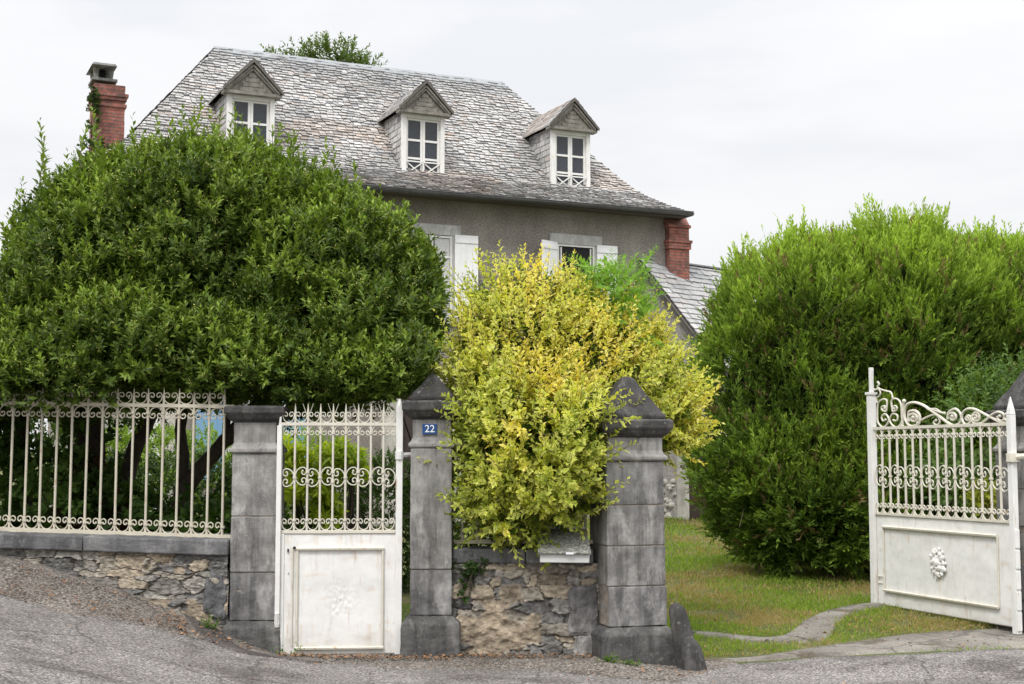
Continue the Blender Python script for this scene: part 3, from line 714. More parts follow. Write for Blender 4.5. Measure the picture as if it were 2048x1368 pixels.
g = np.random.default_rng(5); mb = MB()   # exposed rubble beside the door
for k in range(26):
    s = g.uniform(.30, .76); z = g.uniform(.42, 1.15); p = an_pt(s, .11, z); mb.ball(p, g.uniform(.05, .09), 7, 5, (1.1, .35, .6))
mb.build('exposed_stone', M['pale_stone'], an)
# its chimney, aligned with the house
cu_, cs_ = .84, .12
cp = np.array([2.56, 27.25]) + r_ * cu_ + dn * cs_
chp = an_pt(cs_, cu_, 0)
b = MB(); z = 4.85; zt_ = 6.26
while z < zt_:
    e = .05 if 5.86 < z < 5.95 else .03 if 5.78 < z < 5.86 or 6.20 < z else 0.0
    b.box(-.23 - e, .23 + e, -.24 - e, .24 + e, z, z + .058); b.box(-.224, .224, -.234, .234, z + .058, z + .062); z += .062
for k in range(2): b.hexa([(-.28, -.2 + .0, zt_ + .01 + k * .0), (.28, -.2, zt_ + .01), (.28, .2, zt_ + .01), (-.28, .2, zt_ + .01), (-.28, -.03, zt_ + .22), (.28, -.03, zt_ + .22), (.28, .03, zt_ + .22), (-.28, .03, zt_ + .22)]) if k == 0 else None
c2 = b.build('chimney', M['brick'], an); c2.location = (chp[0], chp[1], 0); c2.rotation_euler = (0, 0, HA)
mb = MB(); mb.sq([(.31, .28, 5.02), (.29, .26, 5.14)]); q = mb.build('flashing', M['concrete'], c2)
#@@FRONT
# ------------------------------------------------------------------ GATE PILLARS
TX = bpy.data.textures.new('stone_wear', 'CLOUDS'); TX.noise_scale = .09; TX.noise_depth = 4
def worn(o, st=.014, lv=4):
    m1 = o.modifiers.new('sub', 'SUBSURF'); m1.subdivision_type = 'SIMPLE'; m1.levels = m1.render_levels = lv
    m2 = o.modifiers.new('wear', 'DISPLACE'); m2.texture = TX; m2.texture_coords = 'GLOBAL'; m2.strength = st; m2.mid_level = .5
    return o
def blocks(mbx, hx, hy, zs, cx=0, cy=0, jit=.004, seed=0):
    g = np.random.default_rng(seed)
    for a, b in zip(zs[:-1], zs[1:]):
        j = g.normal(size=2) * jit; mbx.box(cx - hx + j[0], cx + hx + j[0], cy - hy + j[1], cy + hy + j[1], a + .004, b - .004)
    return [(cx - hx + .007, cx + hx - .007, cy - hy + .007, cy + hy - .007, zs[0] + .01, zs[-1] - .01)]
def pillar(loc, rz, hx, hy, zb, z_base, z_neck, z_cap, z_captop, z_apex, joints, label, bext, cext, seed, blunt=.06):
    e = empty('gate_pillar', loc, rz, label=label, cat='gate pillar', group='stone pillars of the gateways')
    b = MB(); b.sq([(hx + bext + .01, hy + bext + .01, zb - .35), (hx + bext + .006, hy + bext + .006, zb), (hx + bext, hy + bext, z_base - .06), (hx + bext * .35, hy + bext * .35, z_base - .015), (hx + .004, hy + .004, z_base)])
    worn(b.build('base', M['stone_base'], e, bevel=.012), .02)
    s = MB(); jb_ = blocks(s, hx, hy, [z_base] + joints + [z_neck - .03], seed=seed); q_ = MB(); q_.box(*jb_[0]); q_.build('mortar', M['mortar'], e); worn(s.build('shaft', M['stone'], e, bevel=.007), .012)
    n = MB(); n.sq([(hx + .004, hy + .004, z_neck - .03), (hx + .022, hy + .022, z_neck - .018), (hx + .022, hy + .022, z_neck + .008), (hx + .002, hy + .002, z_neck + .03), (hx - .012, hy - .012, z_neck + .06), (hx - .012, hy - .012, z_cap - .03)])
    worn(n.build('necking', M['stone'], e, bevel=.006), .008, 3)
    c = MB(); c.sq([(hx - .008, hy - .008, z_cap - .03), (hx + cext * .45, hy + cext * .45, z_cap), (hx + cext * .75, hy + cext * .75, z_cap + .03), (hx + cext, hy + cext, z_cap + .05), (hx + cext, hy + cext, z_captop - .012), (hx + cext - .02, hy + cext - .02, z_captop)])
    worn(c.build('capital', M['stone_dark'], e, bevel=.008), .014, 3)
    if z_apex:
        p = MB(); px, py = hx + .01, hy + .01
        p.sq([(px, py, z_captop), (px + .004, py + .004, z_captop + .035), (px * .55 + .01, py * .55 + .01, z_captop + (z_apex - z_captop) * .52), (blunt, blunt, z_apex - .02), (blunt * .45, blunt * .45, z_apex)])
        worn(p.build('pyramid_top', M['stone_dark'], e, bevel=.01), .022)
    return e
pillar((-2.195, 11.99, 0), 0, .193, .19, -.05, .225, 1.665, 1.93, 2.04, None, [.63, 1.10], 'weathered grey stone pillar with flat cap, between the cream fence and the small gate', .052, .065, 1)
pillar((-.686, 11.98, 0), 0, .176, .18, -.05, .27, 1.71, 1.955, 2.085, 2.33, [.655], 'slim stone pillar with pyramid top and blue number plate, right of the small gate', .07, .075, 2, .03)
pillar((.985, 11.93, 0), R(15), .258, .235, -.16, .19, 1.60, 1.80, 1.925, 2.30, [.525, .86, 1.20], 'broad stone pillar with dark pyramid top, left of the wide driveway opening', .075, .06, 3, .055)
pillar((5.03, 13.36, 0), R(15), .258, .235, -.08, .25, 1.68, 1.93, 2.06, 2.46, [.6, .95, 1.3], 'stone pillar half out of view behind the hinge of the open driveway gate', .075, .06, 4, .055)

# ------------------------------------------------------------------ RUBBLE WALLS
def rubble(name, L, zbot, ztop, loc, rz, seed, patch, label, thick=.34, res=.0085, cw=.21, chh=.082, ochre=.5):
    """L along +x, zbot/ztop functions of x"""
    g = np.random.default_rng(seed); nx = int(L / res); seeds = []
    z = -.3
    zmax = max(ztop(0), ztop(L)) + .1
    while z < zmax:
        hh = chh * g.uniform(.6, 1.5); x = -.2 + g.uniform(0, .2)
        while x < L + .2:
            ww = cw * g.uniform(.45, 1.5); seeds.append((x + ww / 2, z + hh / 2 + g.normal() * .02, ww, hh)); x += ww
        z += hh
    Sd = np.array(seeds); nzr = int((zmax + .4) / res)
    xs = np.linspace(0, L, nx); ts = np.linspace(0, 1, nzr)
    X = np.repeat(xs[:, None], nzr, 1); Z0 = np.array([zbot(x) for x in xs])[:, None]; Z1 = np.array([ztop(x) for x in xs])[:, None]
    Z = Z0 + (Z1 - Z0) * ts[None]
    fx, fz = X.ravel(), Z.ravel()
    w1 = np.array([noise.fractal(Vector((a * 5, b * 5, seed)), .9, 2.1, 4) for a, b in zip(fx, fz)]); w2 = np.array([noise.fractal(Vector((a * 5, b * 5, seed + 20)), .9, 2.1, 4) for a, b in zip(fx, fz)])
    hf = np.array([noise.fractal(Vector((a * 22, b * 34, seed + 9)), .8, 2.1, 3) for a, b in zip(fx, fz)])
    wx = fx + w1 * .05 + hf * .008; wz = fz + w2 * .035 + hf * .006
    D = np.full((len(fx), 2), 9.); I = np.zeros(len(fx), int)
    for j, (sx, sz, sw, sh) in enumerate(Sd):
        d = np.maximum(np.abs(wx - sx) / (sw / 2), np.abs(wz - sz) / (sh / 2)) * .65 + np.hypot((wx - sx) / (sw / 2), (wz - sz) / (sh / 2)) * .35
        c1 = d < D[:, 0]; D[:, 1] = np.where(c1, D[:, 0], np.minimum(D[:, 1], d)); I = np.where(c1, j, I); D[:, 0] = np.minimum(D[:, 0], d)
    edge = D[:, 1] - D[:, 0]; k = np.clip(edge / .13, 0, 1) ** .5
    rh = g.uniform(0, .035, len(Sd)); tl = g.normal(size=(len(Sd), 2)) * .12
    hgt_ = k * (.030 + rh[I]) + (wx - Sd[I, 0]) * tl[I, 0] * k + (wz - Sd[I, 1]) * tl[I, 1] * k + w1 * .010 + hf * .008
    pal = np.array([(.25, .235, .21), (.19, .185, .175), (.30, .27, .225), (.31, .262, .20), (.14, .135, .13), (.27, .24, .20)])
    pp_ = np.array([.26, .22, .2, .05 + ochre * .4, .18, .1]); pk = g.choice(6, len(Sd), p=pp_ / pp_.sum()); cc = pal[pk] * g.uniform(.75, 1.25, (len(Sd), 1))
    C = cc[I] * (1 + .35 * w2[:, None]) * (1 + .45 * hf[:, None]); mort = (np.array((.20, .172, .14)) * (1 + .6 * w1[:, None])); C = mort + (C - mort) * np.clip(edge / .10, 0, 1)[:, None]
    pm = np.array([patch(a, b) for a, b in zip(fx, fz)]) + w2 * .35 + w1 * .2; pmk = ss((pm - .45) / .12)
    pn = np.array([noise.fractal(Vector((a * 9, b * 14, seed + 50)), .8, 2.1, 5) for a, b in zip(fx, fz)])
    C = C * (1 - pmk[:, None]) + (np.array((.31, .255, .19)) * (1 - .35 * np.clip(w1, -1, 1))[:, None] * (1 + .45 * pn[:, None])) * pmk[:, None]
    hgt_ = hgt_ * (1 - pmk) + (.045 + pn * .018 + w2 * .012) * pmk
    V = np.stack([fx, -hgt_, fz], 1); idx = (np.arange(nx - 1)[:, None] * nzr + np.arange(nzr - 1)[None]).ravel()
    Fc = np.stack([idx, idx + nzr, idx + nzr + 1, idx + 1], 1)
    o = len(V); bx = [(0, .002, zbot(0)), (L, .002, zbot(L)), (L, thick, zbot(L)), (0, thick, zbot(0)), (0, .002, ztop(0)), (L, .002, ztop(L)), (L, thick, ztop(L)), (0, thick, ztop(0))]
    V = np.concatenate([V, bx]); Fc = np.concatenate([Fc, np.array([[4, 5, 6, 7], [1, 2, 6, 5], [2, 3, 7, 6], [3, 0, 4, 7]]) + o]); C = np.concatenate([C, np.full((8, 3), .15)])
    e = empty(name, loc, rz, label=label, cat='wall')
    link('masonry', np_mesh('masonry', V, Fc, C), M['rubble'], e)
    return e
WA = R(-6); LW = 3.9   # left wall local x runs to the right, ending at the pillar
wl = (-2.40 - LW * math.cos(WA), 11.87 - LW * math.sin(WA), 0)
def left_bot(x):
    X = wl[0] + x * math.cos(WA); return float(hgt(X, 11.75)) - .12
zt_l = lambda x: .772 + (LW - x) * .024
e = rubble('rubble_wall', LW, left_bot, zt_l, wl, WA, 31, lambda x, z: .26 + (.30 if x > 2.9 and z < .40 else 0) - abs(x - 3.45) * .06, 'low rubble stone wall under the long cream iron fence')
mb = MB()
for a, b in ((-.0, 1.0), (1.0, 2.63), (2.63, 3.9)):
    a += .003; b -= .003 if b < 3.9 else -.0
    mb.hexa([(a, -.10, zt_l(a)), (b, -.10, zt_l(b)), (b, .40, zt_l(b)), (a, .40, zt_l(a)), (a, -.10, zt_l(a) + .125), (b, -.10, zt_l(b) + .125), (b, .40, zt_l(b) + .155), (a, .40, zt_l(a) + .155)])
worn(mb.build('coping', M['coping'], e, bevel=.012), .018, 5)
# quoin stone against the left pillar
mb = MB(); mb.hexa([(3.67, -.085, .30), (3.895, -.075, .20), (3.895, .1, .2), (3.67, .1, .3), (3.70, -.07, .64), (3.895, -.06, .67), (3.895, .1, .67), (3.70, .1, .64)])
worn(mb.build('corner_stone', M['coping'], e, bevel=.05), .05)
wm = (-.508, 11.92, 0); LM = 1.30
e2 = rubble('rubble_wall', LM, lambda x: -.25, lambda x: .70, wm, 0, 47,
            lambda x, z: 1.0 - 1.25 * abs(x - .35) - 1.35 * abs(z - .15) if x < .8 else .15, 'short rubble wall with tan mortar patch, between two pillars below the letterbox', cw=.2, chh=.075, ochre=.6)
mb = MB(); mb.box(.0, .62, -.075, .40, .702, .825); mb.box(.626, 1.2, -.075, .40, .700, .82); worn(mb.build('coping', M['coping'], e2, bevel=.014), .018, 5)
mb = MB(); mb.hexa([(.98, -.10, .10), (1.24, -.10, .08), (1.24, .1, .08), (.98, .1, .1), (1.0, -.08, .50), (1.24, -.08, .54), (1.24, .1, .54), (1.0, .1, .5)])
mb.hexa([(1.02, -.13, -.16), (1.28, -.13, -.18), (1.28, .1, -.18), (1.02, .1, -.16), (1.04, -.11, .10), (1.28, -.11, .11), (1.28, .1, .11), (1.04, .1, .10)])
worn(mb.build('corner_stone', M['stone'], e2, bevel=.04), .05)

# ------------------------------------------------------------------ IRONWORK
def cscroll(w_, h_, turns=.95, n=44, curl=.50):
    """C scroll opening upward: a half circle bowl whose two ends curl inward and meet"""
    T = math.pi / 2 + turns * 2 * math.pi; th = np.linspace(-T, T, 2 * n + 1); dt = th[1] - th[0]
    a = np.abs(th); q = np.clip((a - math.pi / 2) / (T - math.pi / 2), 0, 1)
    r = np.where(a < math.pi / 2, 1.0, curl * (1 - .70 * q))
    x = np.cumsum(np.cos(th) * r * dt); z = np.cumsum(np.sin(th) * r * dt); x -= x[n]; z -= z.min()
    return [(p, q_) for p, q_ in zip(x / (x.max() - x.min()) * w_, z / z.max() * h_)]
def scroll(parent, m_, *a, **k):
    c = MB(); put(c, *a, **k); return c.build('scroll', m_, parent)
def put(mbx, pts, ox, oz, rot=0, r=.006, y=0, flip=1, taper=True):
    c, s = math.cos(rot), math.sin(rot); q = [(ox + a * c * flip - b * s, y, oz + a * s * flip + b * c) for a, b in pts]; n = len(q)
    mbx.tube(q, [r * (1.15 if taper and (i < 2 or i > n - 3) else 1) for i in range(n)], 5)
    if taper:
        mbx.ball(q[0], r * 1.7, 5, 4); mbx.ball(q[-1], r * 1.7, 5, 4)
def bez(p, n=14):
    out = []
    P = [np.array(v, float) for v in p]
    for i in range(len(P) - 1):
        p0 = P[max(i - 1, 0)]; p1 = P[i]; p2 = P[i + 1]; p3 = P[min(i + 2, len(P) - 1)]
        for k in range(n):
            u = k / n; out.append(.5 * (2 * p1 + (p2 - p0) * u + (2 * p0 - 5 * p1 + 4 * p2 - p3) * u * u + (3 * p1 - p0 - 3 * p2 + p3) * u ** 3))
    return out + [P[-1]]
def spiral(cx, cz, r0, a0, turns, sgn=1, n=24, r1=.2):
    return [(cx + (r0 * (1 - (1 - r1) * i / n)) * math.cos(a0 + sgn * turns * 2 * math.pi * i / n), cz + (r0 * (1 - (1 - r1) * i / n)) * math.sin(a0 + sgn * turns * 2 * math.pi * i / n)) for i in range(n + 1)]
# ---- long fence on the left wall
FL = 3.85
fe = empty('iron_fence', (-2.41 - FL * math.cos(WA), 11.98 - FL * math.sin(WA) + .0, 0), WA, label='long cream painted wrought iron fence on the left wall', cat='fence')
zb_ = lambda x: .915 + (FL - x) * .028; zt_ = lambda x: 2.04 + (FL - x) * .019
mb = MB(); mb.bar((0, 0, zt_(0)), (FL, 0, zt_(FL)), .03, .022, (0, -1, 0)); mb.build('top_rail', M['iron_cream'], fe)
mb = MB(); mb.bar((0, 0, zb_(0)), (FL, 0, zb_(FL)), .04, .04, (0, -1, 0)); mb.build('bottom_rail', M['iron_cream'], fe)
pit = .1372; xb = FL - .085; k = 0
while xb > 0:
    a = MB(); jt = random.uniform(-.004, .006); a.tube([(xb - .004, 0, zb_(xb)), (xb + jt, 0, zt_(xb) + .07)], .0115, 8)
    a.tube([(xb + jt, 0, zt_(xb) + .07), (xb + jt, 0, zt_(xb) + .15)], [.0115, .002], 8)
    for zz in (zb_(xb) + .085, zt_(xb) - .065): a.tube([(xb, 0, zz - .01), (xb, 0, zz + .01)], .021, 8)
    a.build('bar', M['iron_cream'], fe)
    if xb - pit > 0:
        xm = xb - pit / 2
        scroll(fe, M['iron_cream'], cscroll(pit - .016, .105), xm, zb_(xm) + .016, 0, .0058)
        scroll(fe, M['iron_cream'], cscroll(pit - .016, .095), xm, zt_(xm) - .016, math.pi, .0058)
        scroll(fe, M['iron_cream'], [(p[0], p[1]) for p in cscroll(pit - .016, .095)], xm, zt_(xm) + .016, 0, .0052)
    xb -= pit
# ---- short fence between the middle pillars
fs = empty('iron_fence', (-.50, 12.02, 0), 0, label='short cream iron fence mostly buried in the yellow shrub', cat='fence')
mb = MB(); mb.bar((0, 0, 1.93), (1.22, 0, 1.93), .03, .022); mb.build('top_rail', M['iron_cream'], fs)
mb = MB(); mb.bar((0, 0, .875), (1.22, 0, .875), .03, .035); mb.build('bottom_rail', M['iron_cream'], fs)
for k in range(9):
    xb = .07 + .133 * k; a = MB(); a.tube([(xb, 0, .875), (xb, 0, 1.99)], .0115, 8); a.tube([(xb, 0, 1.99), (xb, 0, 2.06)], [.0115, .002], 8)
    a.tube([(xb, 0, .95), (xb, 0, .97)], .02, 8); a.build('bar', M['iron_cream'], fs)
    if k < 8: scroll(fs, M['iron_cream'], cscroll(.117, .1), xb + .0665, .892, 0, .0058); scroll(fs, M['iron_cream'], cscroll(.117, .095), xb + .0665, 1.914, math.pi, .0058)
# ---- pedestrian gate
GW = 1.02
pg = empty('garden_gate', (-1.955, 11.78, 0), R(4.5), label='closed white iron garden gate with sheet panel, left of the numbered pillar', cat='gate')
def sheet(parent, W_, zb0, zt0, x0=0.0, dents=None, seed=0, zb1=None):
    n = 190; m_ = 70; V = []; C = []; gr = np.random.default_rng(seed + 70)
    st = [(x0 + gr.uniform(.02, .98) * W_, gr.uniform(.003, .012), zt0 * gr.choice([1, .88, .88, .2]), gr.uniform(.06, .35), gr.uniform(.3, .9)) for _ in range(34)] + ([(1.13, .022, .44, .30, .8)] if W_ > 1.5 else [])
    for i in range(n + 1):
        x = x0 + (W_) * i / n
        for j in range(m_ + 1):
            zlo = zb0 + ((zb1 - zb0) * i / n if zb1 is not None else 0); z = zlo + (zt0 - zlo) * j / m_
            y = .004 * noise.fractal(Vector((x * 4, z * 4, seed)), .9, 2, 3)
            if dents:
                q = dents(x, z); y += q
            V.append((x, y, z)); r_s = 0
            for (sx, sw, szt, sl_, sa) in st:
                if abs(x - sx) < sw * 3 and z < szt: r_s = max(r_s, sa * math.exp(-((x - sx) / sw) ** 2) * max(0, 1 - (szt - z) / sl_))
            fn = noise.fractal(Vector((x * 6, z * 14, seed + 3)), .8, 2.1, 4); dl_ = max(0, min(1, (.13 - z) / .16 + fn * .5)) * .45
            r_s = min(1, r_s * .55 + max(0, fn - .35) * .6)
            C.append(tuple(a * (1 - dl_) + b * dl_ for a, b in zip((1 - .25 * r_s, 1 - .48 * r_s, 1 - .68 * r_s), (.62, .58, .50))))
    idx = (np.arange(n)[:, None] * (m_ + 1) + np.arange(m_)[None]).ravel()
    o = link('sheet_panel', np_mesh('sheet_panel', np.array(V), np.stack([idx, idx + m_ + 1, idx + m_ + 2, idx + 1], 1), np.array(C)), M['sheet'], parent, smooth=True)
    s_ = o.modifiers.new('solid', 'SOLIDIFY'); s_.thickness = .006; return o
def dent(x, z):
    d = math.hypot((x - .51) / .17, (z - .40) / .20)
    return .010 * max(0, 1 - d) * noise.fractal(Vector((x * 30, z * 45, 1)), .7, 2, 4) if d < 1 else 0
sheet(pg, GW - .05, -.055, .955, .0, dent, 1)
mb = MB(); mb.box(-.0, .028, -.012, .02, -.055, .955); mb.box(GW - .055, GW + .002, -.018, .03, -.06, 2.04); mb.tube([(GW - .027, .006, 2.04), (GW - .027, .006, 2.10)], [.028, .012], 8)
mb.build('stile', M['gate_panel'], pg, bevel=.004)
mb = MB(); mb.box(.0, GW - .056, -.012, .018, .957, .985); mb.build('mid_rail', M['iron'], pg, bevel=.003)
mb = MB(); mb.bar((-.02, 0, 1.885), (GW - .055, 0, 1.885), .026, .022); mb.build('top_rail', M['iron'], pg)
mb = MB()
for a, b in (((.14, .00), (.14, .83)), ((.86, .0), (.86, .83))): mb.tube([(a[0], -.012, a[1]), (b[0], -.012, b[1])], .011, 6)
for z in (.0, .83): mb.tube([(.13, -.016, z), (.87, -.016, z)], .015, 6)
mb.tube([(.10, -.01, .02), (.10, -.01, .84)], .007, 6)
mb.build('moulding', M['iron'], pg)
mb = MB(); mb.box(.055, .067, -.014, -.004, .80, .83); mb.tube([(.105, -.016, .845), (.125, -.016, .835)], .010, 6); mb.box(.064, .07, -.014, -.004, .62, .63); mb.build('keyhole', M['dark'], pg)
NB = 8; pg_p = (GW - .055) / (NB + 1)
for k in range(NB):
    x = pg_p * (k + 1); a = MB(); a.tube([(x, 0, .985), (x, 0, 1.99)], .0098, 8)
    a.tube([(x, 0, 1.99), (x, 0, 2.06)], [.0098, .002], 8)
    for zz in (1.07, 1.81): a.tube([(x, 0, zz - .009), (x, 0, zz + .009)], .018, 8)
    for zz in ((1.43,) if k % 2 == 0 else (1.395, 1.475)): a.tube([(x, 0, zz - .008), (x, 0, zz + .008)], .018, 8)
    if k % 2 == 1:
        for sx in (-1, 1): a.tube([(x, 0, 1.93), (x + sx * .045, -.01, 2.06)], [.004, .002], 4)
    a.build('bar', M['iron'], pg)
for k in range(NB + 1):
    xm = pg_p * (k + .5)
    scroll(pg, M['iron'], cscroll(pg_p - .012, .092), xm, .988, 0, .0052)
    scroll(pg, M['iron'], cscroll(pg_p - .012, .08), xm, 1.872, math.pi, .0046)
    scroll(pg, M['iron'], cscroll(pg_p - .012, .085), xm, 1.90, 0, .0046)
    sx = 1 if k % 2 == 0 else -1    # backs to even bars
    scroll(pg, M['iron'], cscroll(.150, pg_p - .014), xm + sx * (pg_p / 2 - .006), 1.435, sx * math.pi / 2, .0055)
mb = MB(); mb.tube([(GW - .027, 0, 1.62), (GW + .13, .10, 1.625)], .022, 8); mb.tube([(GW - .027, 0, 1.585), (GW - .027, 0, 1.655)], .036, 10)
mb.build('hinge', M['gate_panel'], pg)
jb = MB(); jb.box(-1.995, -1.955, 11.74, 11.80, .20, 1.87); jb.tube([(-1.975, 11.76, .18), (-1.975, 11.74, .30)], .022, 6)
jb.tube([(-1.975, 11.77, 1.87), (-1.965, 11.77, 2.0), (-1.93, 11.77, 2.05)], [.012, .008, .003], 5)
tag(jb.build('gate_jamb', M['gate_panel'], None, bevel=.003), 'white iron jamb strip fixed to the right side of the flat capped pillar', 'gate post')
# ---- carriage gate leaf
A0 = at(2036, 1250, 12.95); A1 = at(1750, 1208, 15.1)
ax = math.atan2(A0[1] - A1[1], A0[0] - A1[0]); LG = math.hypot(A0[0] - A1[0], A0[1] - A1[1])
cg = empty('carriage_gate', (A1[0], A1[1], 0), ax, label='open white iron driveway gate leaf with scrolled top and rosette on its panel', cat='gate')
z0c, zpc, zrc = .03, .985, 1.915
sheet(cg, LG - .10, .025, zpc, .06, None, 5)
mb = MB(); mb.box(-.02, .058, -.04, .03, .02, 2.28); mb.box(-.035, .073, -.05, .04, 2.281, 2.31); mb.box(.0, .04, -.02, .02, 2.312, 2.58); mb.bar((.035, 0, 2.32), (.06, 0, 2.56), .012, .012); mb.build('stile', M['gate_panel'], cg, bevel=.004)
mb = MB(); mb.box(LG - .045, LG + .02, -.03, .03, -.03, 2.0); mb.sq([(.032, .03, 2.002), (.024, .024, 2.06), (.004, .004, 2.17)], LG - .012, 0)
for z in np.arange(.0, .95, .19): mb.box(LG + .021, LG + .032, -.025, .025, z, z + .17)
mb.build('stile', M['gate_panel'], cg, bevel=.004)
mb = MB(); mb.bar((.058, 0, zrc), (LG - .045, 0, zrc), .03, .03); mb.build('top_rail', M['iron'], cg)
mb = MB(); mb.box(.06, LG - .046, -.016, .02, zpc + .001, zpc + .025); mb.build('mid_rail', M['iron'], cg)
mb = MB()
for z in (.19, .86): mb.tube([(.20, -.018, z), (LG - .24, -.018, z)], .017, 6)
for x in (.20, LG - .24): mb.tube([(x, -.012, .19), (x, -.012, .86)], .009, 6)
mb.build('moulding', M['iron'], cg)
mb = MB(); mb.box(.09, .10, -.01, -.002, .30, .34)
for z in (.33, .26):
    for x in (.10, .14): mb.ball((x, -.01, z), .013, 6, 4)
mb.build('bolt', M['iron'], cg)
NBc = 15; pc = (LG - .105) / (NBc + 1)
for k in range(NBc):
    x = .06 + pc * (k + 1); a = MB(); a.tube([(x, 0, zpc + .02), (x, 0, zrc)], .0125, 8)
    for zz in (zpc + .10, zrc - .085): a.tube([(x, 0, zz - .01), (x, 0, zz + .01)], .021, 8)
    for zz in ((1.40,) if k % 2 == 1 else (1.355, 1.445)): a.tube([(x, 0, zz - .01), (x, 0, zz + .01)], .022, 8)
    a.build('bar', M['iron'], cg)
for k in range(NBc + 1):
    xm = .06 + pc * (k + .5)
    scroll(cg, M['iron'], cscroll(pc - .014, .105), xm, zpc + .02, 0, .0062); scroll(cg, M['iron'], cscroll(pc - .014, .10), xm, zrc - .015, math.pi, .0062)
    sx = -1 if k % 2 == 0 else 1
    scroll(cg, M['iron'], cscroll(.22, pc - .016), xm + sx * (pc / 2 - .007), 1.40, sx * math.pi / 2, .0068)
def lp(cx_, cy_):   # crop pixel -> leaf plane
    r = ray(1720 + cx_ / 4.024, 720 + cy_ / 4.024); dxy = np.array([math.cos(ax), math.sin(ax)])
    Mx = np.array([[r[0], -dxy[0]], [r[1], -dxy[1]]]); s, u = np.linalg.solve(Mx, A1[:2]); return (u, EYE + s * r[2])
def orn(pts, r=.014, name='scroll'):
    c = MB(); q = bez([lp(*p) for p in pts], 6); r *= .78; c.tube([(a, 0, b) for a, b in q], r, 6); c.ball((q[0][0], 0, q[0][1]), r * 1.6, 6, 4); c.ball((q[-1][0], 0, q[-1][1]), r * 1.4, 6, 4); c.build('scroll', M['iron'], cg)
sp = lambda cx_, cy_, r0, a0, t, s=1, r1=.25, n=12: [(cx_ + (r0 * (1 - (1 - r1) * i / n)) * math.cos(a0 + s * t * 6.283 * i / n), cy_ + (r0 * (1 - (1 - r1) * i / n)) * math.sin(a0 + s * t * 6.283 * i / n)) for i in range(n + 1)]
orn(sp(195, 385, 28, .9, 1.0, 1)[::-1] + [(215, 325), (175, 320), (145, 355), (140, 430), (145, 500), (180, 540), (215, 520), (232, 475), (205, 435), (175, 455), (185, 490), (205, 480)], .013)
orn(sp(278, 385, 28, 2.2, 1.0, -1)[::-1] + [(255, 325), (295, 312), (328, 350), (335, 440), (335, 500), (300, 540), (262, 525), (238, 480), (262, 435), (300, 445), (298, 485), (270, 485)], .013)
orn([(145, 180), (155, 195), (140, 215), (165, 235), (215, 250), (250, 262), (262, 300)], .012)
orn([(118, 240), (150, 235), (165, 265), (155, 290), (135, 305), (135, 340)], .012)
orn([(355, 330), (345, 380), (348, 440), (345, 480), (340, 530)], .018)
orn(sp(432, 470, 46, 2.6, 1.35, 1, .2)[::-1] + [(395, 420), (440, 408), (478, 440), (478, 500), (440, 530), (395, 525), (362, 470), (360, 400), (385, 355), (440, 342), (510, 365), (570, 405), (640, 455), (700, 500), (745, 528)], .019)
orn([(465, 505), (500, 480), (550, 455), (600, 440), (635, 465), (640, 505), (612, 522), (592, 500), (612, 485)], .013)
orn([(545, 390), (600, 405), (640, 420), (680, 428)], .014)
orn([(570, 395), (610, 392), (645, 415), (670, 425)], .010)
orn(sp(745, 460, 42, 2.8, 1.3, 1, .2)[::-1] + [(715, 420), (765, 393), (805, 425), (815, 470), (790, 515), (745, 528), (715, 515)], .016)
orn(sp(870, 470, 26, 0, 1.2, -1)[::-1] + [(885, 500), (850, 520), (822, 480), (825, 430), (860, 395), (920, 395), (985, 425), (1050, 460), (1120, 495), (1175, 505), (1212, 485), (1208, 445), (1175, 435), (1160, 465), (1180, 485), (1195, 470)], .016)
orn(sp(930, 460, 34, .3, 1.2, 1)[::-1] + [(955, 430), (920, 425), (898, 465), (915, 505), (960, 512), (1010, 485), (1060, 440), (1110, 418), (1155, 435), (1160, 475), (1130, 490), (1105, 465), (1125, 450)], .015)
mb = MB(); rx_, rz0 = 1.13, .545
g = np.random.default_rng(3)
mb.ball((rx_, -.02, rz0), .045, 8, 6, (1, .7, 1))
for rr, n, s in ((.065, 8, .036), (.115, 12, .036), (.15, 14, .024)):
    for i in range(n):
        a = 2 * math.pi * i / n + rr * 9; mb.ball((rx_ + .8 * rr * math.cos(a) * g.uniform(.85, 1.1), -.014 - .012 * g.random(), rz0 + .95 * rr * math.sin(a) * g.uniform(.85, 1.1)), s * .85 * g.uniform(.6, 1.3), 6, 4, (1, .6, 1))
mb.build('rosette', M['gate_panel'], cg)
mb = MB(); mb.tube([(LG - .003, 0, 1.60), (LG + .22, .06, 1.62)], .028, 8); mb.tube([(LG - .003, 0, 1.56), (LG - .003, 0, 1.64)], .06, 10); mb.build('hinge', M['iron'], cg)
# ------------------------------------------------------------------ NUMBER PLATE, LETTERBOX, GUARD STONE
pp = at(859, 858, 11.79)
npl = empty('number_plate', (pp[0], 11.80, pp[2]), 0, label='small blue enamel house number plate reading 22 on the slim pillar', cat='sign')
mb = MB(); mb.box(-.062, .062, -.004, .004, -.045, .045); mb.build('plate', M['plate_blue'], npl, bevel=.003)
cv = bpy.data.curves.new('digits', 'FONT'); cv.body = '22'; cv.size = .088; cv.extrude = .0012; cv.align_x = 'CENTER'; cv.align_y = 'CENTER'
tmp = bpy.data.objects.new('digits', cv); COL.objects.link(tmp); bpy.context.view_layer.update()
me = bpy.data.meshes.new_from_object(tmp.evaluated_get(bpy.context.evaluated_depsgraph_get())); bpy.data.objects.remove(tmp)
dg = link('digits', me, M['plate_white'], npl); dg.location = (0.002, -.0065, 0); dg.rotation_euler = (R(90), 0, 0)
lb = empty('letterbox', (.45, 11.72, .83), R(-7), label='pale letterbox with lichened sloping lid, on the wall coping under the yellow shrub', cat='letterbox')
